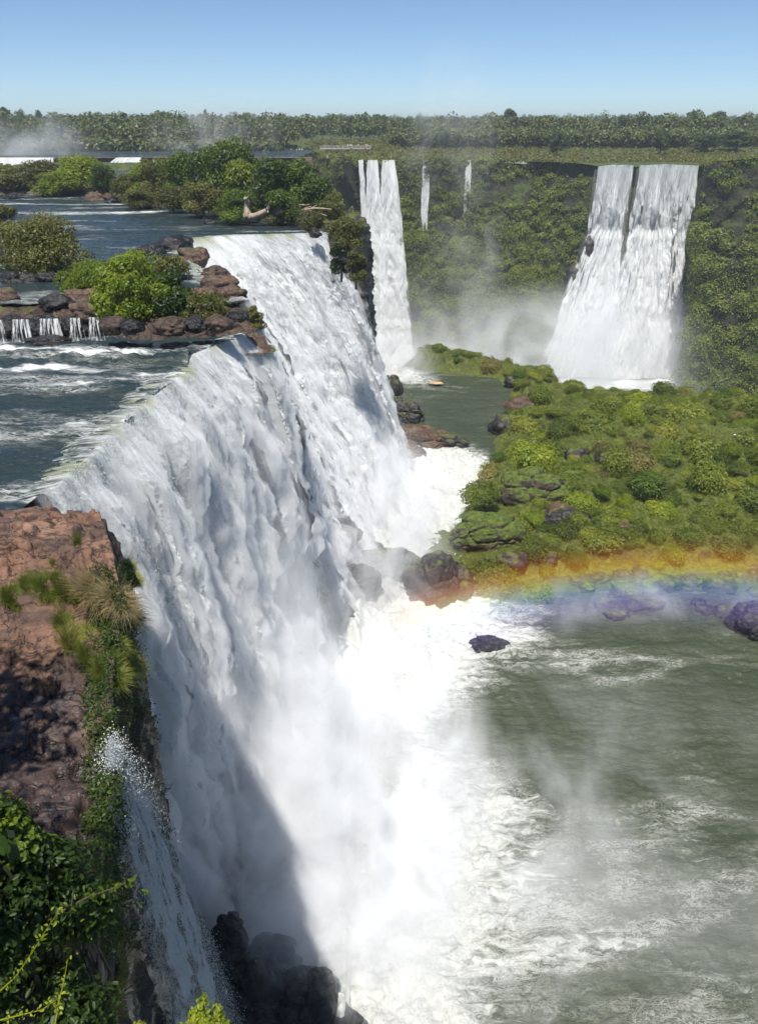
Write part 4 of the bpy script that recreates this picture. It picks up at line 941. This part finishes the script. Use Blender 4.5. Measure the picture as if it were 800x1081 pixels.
while len(pts_c) < 280 and tries < 20000:
    tries += 1
    px = rc.uniform(420, 815); py = rc.uniform(345, 612)
    a = P(px, py, 3.5); x, y = a[0], a[1]
    sd = float(signed(np.array([x]), np.array([y]), ISL)[0])
    if sd < 1.0: continue
    if (px < 660 and py > 505 and px < 560) or (500 < px < 640 and 455 < py < 500 and rc.random() < .7): continue
    R = rc.choice([rc.uniform(.6, 1.2), rc.uniform(1.0, 1.8), rc.uniform(1.5, 2.6)]) * (.85 if y > 132 else 1.1)
    if any((x - q[0]) ** 2 + (y - q[1]) ** 2 < ((R + q[2]) * .78) ** 2 for q in pts_c): continue
    pts_c.append((x, y, R))
fx = [(612, 532, 2.4, 6, 'bright green round bush standing alone above dark rocks'), (520, 608, 3.3, 2, 'large round green shrub on the rocks beside the tip boulder'), (630, 570, 2.6, 0, 'green domed shrub right of the rough dark boulder'),
      (505, 528, 2.6, 0, 'green mat of growth on top of the slanting mossy boulder'), (560, 490, 3.4, 6, 'bright green crest of growth on top of the large brown boulder'), (700, 413, 1.8, 0, 'round dark shrub alone on the skyline of the island ridge'),
      (606, 409, 2.2, 0, 'rounded shrub at the left of the island ridge'), (640, 555, 1.7, 4, 'small olive dome below the bright round bush'), (680, 520, 2.9, 2, 'dark green dome in the middle of the island front'), (566, 630, 2.0, 4, 'olive shrub glowing in the red end of the rainbow'),
      (545, 560, 2.0, 4, 'olive cushion between the slanting boulder and the rough dark rock')]
for k, (px, py, R, v, lab) in enumerate(fx):
    zz = 3.0
    for _ in range(3): a = P(px, py, zz); zz = max(hz(a[0], a[1]), 0) + (3.2 if k == 3 else 3.6 if k == 4 else 0) 
    o = link('cushion_shrub', cush[v], None, None, (a[0], a[1], zz)); o.scale = (R, R, R * .95); o.rotation_euler = (0, 0, k); tag(o, lab, 'shrub')
for k, (x, y, R) in enumerate(pts_c):
    o = link('cushion_shrub', cush[rc.choice([0, 1, 3, 0, 1, 3, 2, 4, 5, 6])], None, None, (x, y, hz(x, y) - .1)); sc_ = R * rc.uniform(.9, 1.15)
    o.scale = (sc_ * rc.uniform(.75, 1.3), sc_ * rc.uniform(.75, 1.3), R * rc.uniform(.6, 1.5)); o.rotation_euler = (rc.uniform(-.25, .25), rc.uniform(-.25, .25), rc.uniform(0, 6))
    tag(o, 'green cushion shrub crowded among the others on the island', 'shrub', 'cushion shrubs covering the island')
# ground cover between them
n = 16000; X = fr.uniform(-2, 62, n); Y = fr.uniform(76, 176, n); sd = signed(X, Y, ISL); k_ = (sd > 1.3) & (fbm(X * .2, Y * .2, 8, 3) > -.22); X, Y = X[k_], Y[k_]
Z = np.array([hz(a, b) for a, b in zip(X, Y)]); s = .3 + .4 * fr.rand(len(X))
V, Fc, r_ = leafcloud(np.stack([X, Y, Z], -1), np.stack([s * 1.3, s * 1.3, s * .7], -1), 34, .13, seed=8, up=1.2)
tag(link('ground_cover', raw_mesh('ground_cover', V, Fc, False, {'rnd': r_}), M['cushion']), kind='stuff')
# white log
V, Fc = tube(curve(at(774, 459, 5.2), at(796, 464, 5.2), .1, 6, .05, np.random.RandomState(1)), [.14, .15, .14, .12, .1, .06])
tag(link('bleached_log', raw_mesh('bleached_log', V, Fc), M['steel']), 'pale bleached log lying on the island shrubs near the right edge', 'log')

# driftwood
r_d = np.random.RandomState(12)
def drift(parts_px, name, lab, z=37.4):
    parts = []
    for (a, b, c, d, r0, r1, Yo) in parts_px:
        Y0 = 114.5 + Yo
        parts.append(tube(curve(PY(a, b, Y0), PY(c, d, Y0 + r_d.randn() * .8), r_d.randn() * .15, 7, .06, r_d), np.linspace(r0, r1, 7), 7))
    V, Fc = merge(parts); tag(link(name, raw_mesh(name, V, Fc), M['drift']), lab, 'driftwood')
drift([(262, 228, 260, 208, .55, .3, -2), (262, 229, 282, 222, .5, .35, -2), (282, 222, 286, 214, .3, .15, -2), (262, 230, 258, 226, .4, .3, -2), (259, 210, 263, 207, .3, .1, -2)], 'driftwood', 'pale stump shaped driftwood with one upright arm on the river bank')
drift([(292, 226, 295, 209, .4, .22, -1), (295, 214, 292, 209, .22, .1, -1), (292, 226, 300, 224, .4, .25, -1)], 'driftwood', 'short upright driftwood fork in the middle of the tangle')
tw = [(285 + r_d.rand() * 25, 222 + r_d.rand() * 6, 290 + r_d.rand() * 50, 214 + r_d.rand() * 14, .17, .05, -1 + r_d.rand() * 2) for i in range(26)] + [(300, 224, 350, 221, .25, .08, 0), (296, 227, 345, 228, .2, .06, -1)]
drift(tw, 'driftwood', 'tangle of brown driftwood branches in front of the island trees')

# grass tufts
def tuft(n, R, L, seed, lean=.8, w=.024):
    r = np.random.RandomState(seed); a = r.rand(n) * 2 * PI; q = np.sqrt(r.rand(n)) * R
    base = np.stack([np.cos(a) * q, np.sin(a) * q, 0 * a], -1); la = a + r.randn(n) * .7
    out = np.stack([np.cos(la), np.sin(la), 0 * la], -1); side = np.stack([-np.sin(la), np.cos(la), 0 * la], -1)
    ln = L * (.5 + .7 * r.rand(n)); ld = lean * (.3 + .9 * r.rand(n)) * (q / R * .7 + .4)
    rows = []
    for t in (0, .35, .7, 1.0):
        c = base + out * (ld * ln * t ** 1.8)[:, None] + np.array([0, 0, 1]) * (ln * (t - .45 * ld * t ** 2.4))[:, None]
        ww = w * (1 - t * .9); rows += [c - side * ww, c + side * ww]
    V = np.stack(rows, 1); Fi = np.array([[0, 1, 3, 2], [2, 3, 5, 4], [4, 5, 7, 6]])
    Fc = (np.arange(n)[:, None, None] * 8 + Fi[None]).reshape(-1, 4)
    return raw_mesh('grass_tuft', V.reshape(-1, 3), Fc, True, {'rnd': np.repeat(r.rand(n), 8)})
tg = [tuft(900, .45, .75, 1), tuft(1200, .55, .9, 2), tuft(900, .5, .8, 3, 1.3), tuft(700, .4, .6, 4, .9)]
for i, m in enumerate(tg): m.materials.append(M['grass'])
td = tuft(1000, .6, .8, 5, 1.5); td.materials.append(M['drygrass'])
from mathutils.bvhtree import BVHTree
bpy.context.view_layer.update()
bv = BVHTree.FromObject(led, bpy.context.evaluated_depsgraph_get())
def onledge(px, py):
    d = Vector(ray(px, py)); h = bv.ray_cast(Vector((0, 0, CAMZ)), d.normalized())
    return h[0], h[1]
gt = [(85, 575, 0, .9, 'small grass tuft alone on the bare upper slab'), (58, 594, 3, .7, 'little dry grass tuft below the one on the upper slab'), (60, 612, 3, .9, 'mixed grass tuft in the middle of the upper slab'), (12, 632, 1, 1.0, 'leftmost green grass tuft on the ledge'),
      (30, 618, 0, 1.0, 'green grass tuft just right of the leftmost one on the ledge'), (48, 622, 2, 1.1, 'broad grass tuft in the middle of the grass band'), (70, 624, 1, 1.0, 'grass tuft inside the band, left of the dry one'), (100, 625, 4, 1.25, 'large dry straw coloured tuft near the ledge rim'),
      (122, 632, 4, 1.15, 'straw coloured tuft hanging over the ledge rim'), (112, 622, 0, .7, 'green tips growing from the dry tuft at the rim'), (132, 598, 0, 1.0, 'grass tuft on the rim beside the waterfall'), (138, 612, 1, .9, 'grass tuft just over the rim, under its neighbour beside the waterfall'),
      (66, 660, 0, 1.1, 'upper left tuft of the bright grass patch at the rim'), (78, 680, 1, 1.2, 'brightest grass tuft of the patch at the rim'), (92, 668, 3, .9, 'short grass tuft at the top of the bright rim patch'), (95, 695, 1, 1.1, 'wide grass tuft low in the bright rim patch'),
      (118, 682, 0, 1.1, 'grass tuft over the edge at the right of the bright patch'), (112, 712, 1, 1.2, 'lowest hanging grass tuft of the bright rim patch'), (130, 700, 2, 1.1, 'darker grass tuft on the cliff face below the rim patch'), (135, 650, 2, 1.1, 'dark grass tuft in shade under the straw coloured tufts')]
for k, (px, py, v, s, lab) in enumerate(gt):
    h, nrm = onledge(px, py)
    if h is None: continue
    o = link('grass_tuft', td if v == 4 else tg[v], None, None, h - Vector((0, 0, .08))); o.scale = (s * .6, s * .6, s * .42)
    o.rotation_euler = (0, 0, k * 1.7) if nrm.z > .5 else (0, .7, 0); tag(o, lab, 'grass tuft')
# growth on the cliff face below the rim
hp = []
for i in range(2200):
    px = fr.uniform(95, 205); py = fr.uniform(600, 1000)
    h, nrm = onledge(px, py)
    if h is None or nrm.z > .55 or h.y > 27: continue
    if h.z < 33 - 3 * fr.rand() and fr.rand() < .72: continue
    hp.append(tuple(h))
if hp:
    V, Fc, r_ = leafcloud(hp, .28, 26, .11, seed=9, up=.2, ratio=.35)
    tag(link('cliff_growth', raw_mesh('cliff_growth', V, Fc, False, {'rnd': r_}), M['leaf_dark']), kind='stuff')

# foreground shrubs
def fgbush(name, cen, rad, n, ls, mat, lab, seed, cl=30, stems=8, foot=(0, 0, -4)):
    r = np.random.RandomState(seed); cen = np.array(cen); rad = np.array(rad)
    d = r.randn(cl, 3); d /= np.linalg.norm(d, axis=1)[:, None]; cc = d * r.rand(cl, 1) ** .4 * rad * .85
    V, Fc, rn = leafcloud(cc, np.full(cl, rad.min() * .42), n // cl, ls, surf=.2, fold=True, seed=seed, jit=.6, ratio=.5)
    e = bpy.data.objects.new(name, None); C.objects.link(e); e.location = cen; tag(e, lab, 'shrub')
    link('foliage', raw_mesh('foliage', V, Fc, True, {'rnd': rn}), M[mat], e)
    pt = [tube(curve(np.array(foot) + r.randn(3) * .1, cc[i], .2, 8, .05, r), np.linspace(.05, .008, 8), 6) for i in range(min(stems, cl))]
    link('stems', raw_mesh('stems', *merge(pt)), M['bark'], e); return e
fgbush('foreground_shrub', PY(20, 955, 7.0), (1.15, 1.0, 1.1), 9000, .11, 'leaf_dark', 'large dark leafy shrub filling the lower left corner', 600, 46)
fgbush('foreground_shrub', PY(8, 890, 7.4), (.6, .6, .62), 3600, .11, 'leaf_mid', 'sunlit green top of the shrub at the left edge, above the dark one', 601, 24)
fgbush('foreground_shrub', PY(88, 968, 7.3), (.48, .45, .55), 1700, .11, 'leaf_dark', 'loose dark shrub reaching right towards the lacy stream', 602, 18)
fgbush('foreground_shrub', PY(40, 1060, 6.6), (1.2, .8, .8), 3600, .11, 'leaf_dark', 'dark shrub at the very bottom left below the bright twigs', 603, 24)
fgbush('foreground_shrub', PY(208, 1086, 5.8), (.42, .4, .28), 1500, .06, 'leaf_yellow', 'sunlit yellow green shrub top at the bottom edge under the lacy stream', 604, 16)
fgbush('foreground_shrub', PY(145, 1090, 5.8), (.14, .2, .16), 160, .05, 'leaf_yellow', 'tiny yellow green sprig at the bottom edge left of the sunlit shrub top', 605, 6, 3)
def sprig(name, pts, Y, n, ls, mat, lab, seed, r0=.012):
    r = np.random.RandomState(seed); c = np.array([PY(a, b, Y + .1 * i) for i, (a, b) in enumerate(pts)])
    q = resample(c, 30, 2); V, Fc = tube(q, np.linspace(r0, .003, 30), 5)
    e = link(name, raw_mesh(name, V, Fc), M['leaf_yellow' if mat == 'leaf_yellow' else 'bark']); tag(e, lab, 'twig')
    if mat == 'leaf_yellow': e.data.attributes.new('rnd', 'FLOAT', 'POINT').data.foreach_set('value', np.full(len(V), .7, np.float32))
    k = r.randint(3, 30, n); V, Fc, rn = leafcloud(q[k] + r.randn(n, 3) * ls * .7, ls * .5, 1, ls, fold=True, seed=seed)
    link('leaves', raw_mesh('leaves', V, Fc, True, {'rnd': rn}), M[mat], e); return e
sprig('twig', [(-6, 1052), (18, 1030), (38, 1000), (50, 980), (66, 957)], 5.4, 70, .055, 'leaf_yellow', 'longest bright yellow green twig pointing up from the bottom left corner', 1)
sprig('twig', [(58, 1085), (62, 1060), (68, 1035), (72, 1012)], 5.4, 36, .05, 'leaf_yellow', 'short yellow green twig right of the longest bright one', 2)
sprig('twig', [(-4, 1078), (20, 1072), (45, 1066), (64, 1052)], 5.3, 50, .05, 'leaf_yellow', 'low yellow green twig along the bottom edge', 3)
sprig('twig', [(60, 965), (90, 948), (118, 938), (138, 930), (152, 945)], 6.6, 70, .09, 'leaf_mid', 'long vine twig with hanging leaves crossing the lacy stream', 4)
sprig('twig', [(78, 940), (74, 975), (68, 1005), (66, 1040)], 6.6, 44, .09, 'leaf_mid', 'vine hanging straight down beside the dark shrub', 5)
o = link('grass_tuft', tg[1], None, None, PY(92, 1062, 9.5)); o.scale = (1.1, 1.1, 1.3); tag(o, 'fine dark grass clump at the bottom between the shrub and the lacy stream', 'grass tuft')
# trees beside the camera that throw the dappled shade on the ledge
st = [mkt(700, 12, 9, 4200, .34, 26, 'leaf_dark', trunk_h=.45, spread=.30)]
for (x, y, z, s, lab) in [(-12.9, 10.8, 35.5, 1.0, 'leafy tree beside the camera whose dappled shade falls on the wet ledge'), (-8.6, 5.4, 35.5, .9, 'leafy tree at the foot of the lookout shading the lower left shrubs')]:
    place_tree('shade_tree', st[0], None, (x, y, z), s, 0, lab)

# walkway with visitors
def box(c, s):
    c = np.array(c); s = np.array(s) / 2
    V = np.array([[i, j, k] for i in (-1, 1) for j in (-1, 1) for k in (-1, 1)]) * s + c
    return V, np.array([[0, 1, 3, 2], [4, 6, 7, 5], [0, 4, 5, 1], [2, 3, 7, 6], [0, 2, 6, 4], [1, 5, 7, 3]])
def walkway(name, x0, x1, Y, z, lab):
    e = bpy.data.objects.new(name, None); C.objects.link(e); e.location = ((x0 + x1) / 2, Y, z); tag(e, lab, 'walkway'); L = x1 - x0
    link('deck', raw_mesh('deck', *box((0, 0, 0), (L, 2.4, .35)), smooth=False), M['deck'], e)
    parts = [box((0, -1.15, q), (L, .07, .07)) for q in (.5, .85, 1.25)] + [box((-L / 2 + i * 2, -1.15, .7), (.09, .09, 1.2)) for i in range(int(L / 2) + 1)]
    link('railing', raw_mesh('railing', *merge(parts), smooth=False), M['steel'], e)
    parts = [box((-L / 2 + 3 + i * 6, 0, -2), (.5, .5, 3.7)) for i in range(int(L / 6))]
    link('pillars', raw_mesh('pillars', *merge(parts), smooth=False), M['deck'], e)
a0, a1 = PY(272, 159, 372)[0], PY(326, 159, 372)[0]; zw = PY(300, 160, 372)[2]
walkway('viewing_walkway', a0, a1, 372, zw - .6, 'pale viewing walkway far off behind the river island trees')
b0, b1 = PY(338, 154, 372)[0], PY(392, 154, 372)[0]; zb = PY(360, 155.5, 372)[2]
walkway('viewing_walkway', b0, b1, 374, zb - .6, 'pale viewing walkway far off above the west end of the gorge')
def person_mesh(pose):
    bm = bmesh.new(); me = bpy.data.meshes.new('person')
    J = [((0, 0, .95), .15), ((0, 0, 1.2), .14), ((0, 0, 1.42), .17), ((0, 0, 1.52), .065), ((0, 0, 1.62), .10), ((0, 0, 1.72), .085),
         ((.1, 0, .9), .11), ((.11, .02 * pose, .5), .075), ((.12, 0, .08), .05), ((.12, -.12, .03), .04), ((-.1, 0, .9), .11), ((-.11, -.02, .5), .075), ((-.12, .05, .08), .05), ((-.12, -.07, .03), .04),
         ((.22, 0, 1.4), .06), ((.28, -.05 * pose, 1.12), .045), ((.26, -.22, .98), .035), ((-.22, 0, 1.4), .06), ((-.28, 0, 1.12), .045), ((-.27, -.12 * pose, .9), .035)]
    E = [(0, 1), (1, 2), (2, 3), (3, 4), (4, 5), (0, 6), (6, 7), (7, 8), (8, 9), (0, 10), (10, 11), (11, 12), (12, 13), (2, 14), (14, 15), (15, 16), (2, 17), (17, 18), (18, 19)]
    me.from_pydata([j[0] for j in J], E, []); o = bpy.data.objects.new('tmp', me); C.objects.link(o)
    md = o.modifiers.new('s', 'SKIN'); 
    for v, j in zip(me.skin_vertices[0].data if me.skin_vertices else [], J): v.radius = (j[1], j[1] * .8)
    return o, J
def person_src(pose):
    o, J = person_mesh(pose); bpy.context.view_layer.objects.active = o
    if not o.data.skin_vertices:
        bm = bmesh.new(); bm.from_mesh(o.data); bm.verts.layers.skin.verify(); bm.to_mesh(o.data); bm.free()
    for i, j in enumerate(J): o.data.skin_vertices[0].data[i].radius = (j[1], j[1] * .8)
    o.data.skin_vertices[0].data[0].use_root = True
    o.modifiers.new('u', 'SUBSURF').levels = 1
    dg = bpy.context.evaluated_depsgraph_get(); me = bpy.data.meshes.new_from_object(o.evaluated_get(dg)); bpy.data.objects.remove(o); return me
cols_p = [(.75, .75, .75), (.6, .05, .04), (.05, .12, .45), (.7, .6, .1), (.05, .05, .06), (.8, .8, .82)]
pm = []
for i, c in enumerate(cols_p):
    me_ = person_src(i % 3 - 1); n = NT('clothes_%d' % i)
    z_ = n.add('ShaderNodeSeparateXYZ', {0: n.add('ShaderNodeTexCoord').outputs['Object']}).outputs[2]
    col = n.mix(n.m('GREATER_THAN', z_, .95), (.06, .07, .10), c); col = n.mix(n.m('GREATER_THAN', z_, 1.5), col, (.45, .28, .2)); col = n.mix(n.m('GREATER_THAN', z_, 1.7), col, (.03, .02, .015))
    me_.materials.clear(); me_.materials.append(n.surf(n.bsdf(col=col, rough=.8))); me_.name = 'person'; pm.append(me_)
for k in range(26):
    x, Yp, zz = (rc.uniform(a0 + 1, a1 - 1), 372 + rc.uniform(-.7, .8), zw - .42) if k < 13 else (rc.uniform(b0 + 1, b1 - 1), 374 + rc.uniform(-.7, .8), zb - .42)
    o = link('person', pm[k % 6], None, None, (x, Yp, zz)); o.rotation_euler = (0, 0, rc.uniform(-1, 1))
    tag(o, 'tiny standing visitor on the walkway behind the river island' if k < 13 else 'tiny standing visitor on the walkway above the gorge end', 'person', 'visitors on the walkway behind the river island' if k < 13 else 'visitors on the walkway above the gorge end')

# ------------------------------------------------------------------ air: haze, mist, rainbow
OD = False
def outward(me):
    bm = bmesh.new(); bm.from_mesh(me); bmesh.ops.recalc_face_normals(bm, faces=bm.faces); sv = bm.calc_volume(signed=True)
    if sv < 0: bmesh.ops.reverse_faces(bm, faces=bm.faces)
    if OD: print('VOL', me.name, sv, sum(not e.is_manifold for e in bm.edges))
    bm.to_mesh(me); bm.free(); return me
n = NT('haze_air')
n.vol(n.add('ShaderNodeVolumePrincipled', {'Color': (.80, .88, 1, 1), 'Density': .00028, 'Anisotropy': .3}).outputs[0])
V, Fc = box((0, 3800, 20), (17000, 9600, 116)); V[:, 2] = np.where(V[:, 2] > 0, 96, -39)
if True: tag(link('haze', outward(raw_mesh('haze', V, Fc, False)), n.mat), kind='stuff')
def mat_mist(name, dens, nsc, lo, hi, top=0.0, pw=1.0, col=(.97, .98, 1)):
    n = NT(name); oc = n.add('ShaderNodeTexCoord').outputs['Object']; p = n.pos()
    r = n.add('ShaderNodeVectorMath', {0: oc}, operation='LENGTH').outputs[1]
    f = n.mr(r, 1.0, .25, 0, 1)
    sx = n.add('ShaderNodeSeparateXYZ', {0: oc}).outputs[2]
    nz = n.noise(n.scale(p, (1, 1, .6)), nsc, 5, .68, .9)
    d = n.m('MULTIPLY', n.m('POWER', f, pw), n.mr(nz, lo, hi))
    if top: d = n.m('MULTIPLY', d, n.mr(sx, top, -.8, .0, 1))
    return n.vol(n.add('ShaderNodeVolumePrincipled', {'Color': (*col, 1), 'Density': n.m('MULTIPLY', d, dens), 'Anisotropy': -.3}).outputs[0])
def mist(c, r, dens, nsc, lo=.42, hi=.62, top=0.0, pw=1.0, rot=0, tilt=0):
    V, Fc = ICO[3]; o = link('mist', raw_mesh('mist', V * 1.0, Fc), mat_mist('mist_air', dens, nsc, lo, hi, top, pw), None, c); o.scale = r; o.rotation_euler = (tilt, 0, rot); tag(o, kind='stuff'); return o
for k, (a, b, sz, Yb) in enumerate([(619, 262, 6, 289), (604, 290, 5, 287), (728, 268, 7, 289), (726, 318, 8, 284), (727, 350, 7, 280)]):
    q = PY(a, b, Yb); B('gorge_rock', tuple(q), (sz, sz * .8, sz * 1.3), M['wetrock'], 'dark rock breaking the water of the big distant waterfall', 'dark rocks in the big distant waterfall', seed=200 + k, sub=4)
MIST = [((-1, 44, 1), (12, 20, 16), .24, .2), ((8, 38, 0), (15, 18, 7), .10, .15), ((-3, 33, 3), (10, 10, 14), .26, .22), ((0, 59, 0), (7, 6, 7), .06, .22), ((0, 84, 2), (11, 24, 16), .18, .17), ((6, 98, 0), (8, 14, 8), .24, .2),
        ((12, 69, 0), (18, 8, 5), .05, .2), ((19, 40, 0), (27, 26, 6), .034, .09), ((3, 164, -1), (12, 12, 12), .26, .16), ((32, 71, 0), (32, 7, 5), .07, .13),
        ((60, 256, -28), (72, 42, 34), .06, .035), ((86, 268, -20), (42, 18, 30), .06, .045), ((28, 262, -6), (22, 24, 44), .022, .05), ((26, 300, 48), (24, 14, 34), .020, .07)]
MIST += [((-7, 38, 10), (8, 15, 22), .16, .12), ((-150, 285, 43), (66, 18, 15), .09, .05), ((-62, 320, 46), (30, 16, 13), .045, .06), ((6, 200, -12), (20, 50, 34), .014, .05)]
for m_ in MIST: mist(*m_)
# rainbow: self-glowing arc, its colours painted in by angle, not lit by the sun
EL, AZ = math.radians(68.5), math.radians(48)  # axis of the glowing arc, set apart from the sun lamp's direction
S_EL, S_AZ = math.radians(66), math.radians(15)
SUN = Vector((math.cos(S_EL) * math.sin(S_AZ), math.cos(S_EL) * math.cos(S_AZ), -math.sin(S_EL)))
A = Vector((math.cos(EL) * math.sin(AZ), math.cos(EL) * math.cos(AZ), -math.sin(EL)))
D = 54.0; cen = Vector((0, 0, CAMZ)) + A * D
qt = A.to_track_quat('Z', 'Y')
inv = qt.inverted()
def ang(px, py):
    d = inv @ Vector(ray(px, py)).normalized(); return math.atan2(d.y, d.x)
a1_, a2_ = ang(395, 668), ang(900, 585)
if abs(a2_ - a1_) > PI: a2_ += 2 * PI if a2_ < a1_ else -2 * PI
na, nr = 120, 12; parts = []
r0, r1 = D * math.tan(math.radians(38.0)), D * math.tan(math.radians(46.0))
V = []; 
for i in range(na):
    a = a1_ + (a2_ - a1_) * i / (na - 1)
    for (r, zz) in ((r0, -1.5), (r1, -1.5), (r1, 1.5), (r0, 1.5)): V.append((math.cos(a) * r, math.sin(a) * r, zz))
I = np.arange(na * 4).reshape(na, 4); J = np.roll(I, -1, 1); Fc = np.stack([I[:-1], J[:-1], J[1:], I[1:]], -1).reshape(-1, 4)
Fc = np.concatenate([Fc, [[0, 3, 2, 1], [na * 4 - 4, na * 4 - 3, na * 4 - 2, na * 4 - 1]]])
n = NT('rainbow_glow'); oc = n.add('ShaderNodeTexCoord').outputs['Object']; sx = n.add('ShaderNodeSeparateXYZ', {0: oc})
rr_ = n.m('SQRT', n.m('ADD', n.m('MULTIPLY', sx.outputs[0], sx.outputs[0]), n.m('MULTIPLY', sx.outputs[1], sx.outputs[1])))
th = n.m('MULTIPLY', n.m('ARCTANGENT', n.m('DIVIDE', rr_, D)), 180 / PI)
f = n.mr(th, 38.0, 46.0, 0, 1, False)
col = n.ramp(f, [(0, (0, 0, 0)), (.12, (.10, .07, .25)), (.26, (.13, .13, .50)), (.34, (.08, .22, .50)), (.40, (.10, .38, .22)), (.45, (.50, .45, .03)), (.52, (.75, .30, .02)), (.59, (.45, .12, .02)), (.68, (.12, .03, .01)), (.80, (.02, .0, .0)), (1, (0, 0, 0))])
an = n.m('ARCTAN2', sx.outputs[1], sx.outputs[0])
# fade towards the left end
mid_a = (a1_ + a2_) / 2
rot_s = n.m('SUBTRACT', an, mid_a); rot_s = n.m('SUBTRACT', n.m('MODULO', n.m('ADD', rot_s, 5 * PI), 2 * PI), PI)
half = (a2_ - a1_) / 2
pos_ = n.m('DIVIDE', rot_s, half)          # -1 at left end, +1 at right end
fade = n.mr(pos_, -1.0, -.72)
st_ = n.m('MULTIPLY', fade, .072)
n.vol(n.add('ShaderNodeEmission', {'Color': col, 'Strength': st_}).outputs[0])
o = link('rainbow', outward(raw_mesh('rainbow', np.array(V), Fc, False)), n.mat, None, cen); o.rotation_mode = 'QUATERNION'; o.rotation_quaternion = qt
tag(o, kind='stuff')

# ------------------------------------------------------------------ sky, sun, camera
w = bpy.data.worlds.new('World'); scn.world = w; w.use_nodes = True; wt = w.node_tree; wt.nodes.clear()
sk = wt.nodes.new('ShaderNodeTexSky'); sk.sky_type = 'NISHITA'; sk.sun_disc = False; sk.sun_elevation = S_EL; sk.sun_rotation = math.radians(195); sk.altitude = 1500
sk.air_density = .75; sk.dust_density = .0; sk.ozone_density = 1.6
bg = wt.nodes.new('ShaderNodeBackground'); bg.inputs[1].default_value = .078
wo = wt.nodes.new('ShaderNodeOutputWorld'); tn_ = wt.nodes.new('ShaderNodeMix'); tn_.data_type = 'RGBA'; tn_.blend_type = 'MULTIPLY'; tn_.inputs[0].default_value = 1; tn_.inputs[7].default_value = (.80, .90, .97, 1); wt.links.new(sk.outputs[0], tn_.inputs[6]); wt.links.new(tn_.outputs[2], bg.inputs[0]); wt.links.new(bg.outputs[0], wo.inputs[0])
sl = bpy.data.lights.new('sun', 'SUN'); sl.energy = 4.4; sl.angle = math.radians(.8); sl.color = (1, .96, .88)
so = bpy.data.objects.new('sun', sl); C.objects.link(so); so.location = (-20, -20, 120)
so.rotation_mode = 'QUATERNION'; so.rotation_quaternion = SUN.to_track_quat('-Z', 'Y')
cd = bpy.data.cameras.new('camera'); co = bpy.data.objects.new('camera', cd); C.objects.link(co); scn.camera = co
co.location = (0, 0, CAMZ); co.rotation_euler = (PI / 2 - PITCH, 0, 0)
cd.sensor_fit = 'VERTICAL'; cd.sensor_height = 36; cd.lens = 800 / 1081 * 36; cd.clip_end = 20000; cd.clip_start = .1
scn.view_settings.view_transform = 'Standard'; scn.view_settings.look = 'None'; scn.view_settings.exposure = .68; scn.view_settings.gamma = 1
scn.render.engine = 'CYCLES'
cy = scn.cycles; cy.max_bounces = 8; cy.diffuse_bounces = 2; cy.glossy_bounces = 2; cy.transmission_bounces = 2; cy.transparent_max_bounces = 40; cy.volume_bounces = 4
cy.volume_step_rate = 1.0; cy.volume_preview_step_rate = 1.0; cy.volume_max_steps = 48; cy.caustics_reflective = False; cy.caustics_refractive = False
cy.use_adaptive_sampling = True; cy.adaptive_threshold = .03; cy.sample_clamp_indirect = 4
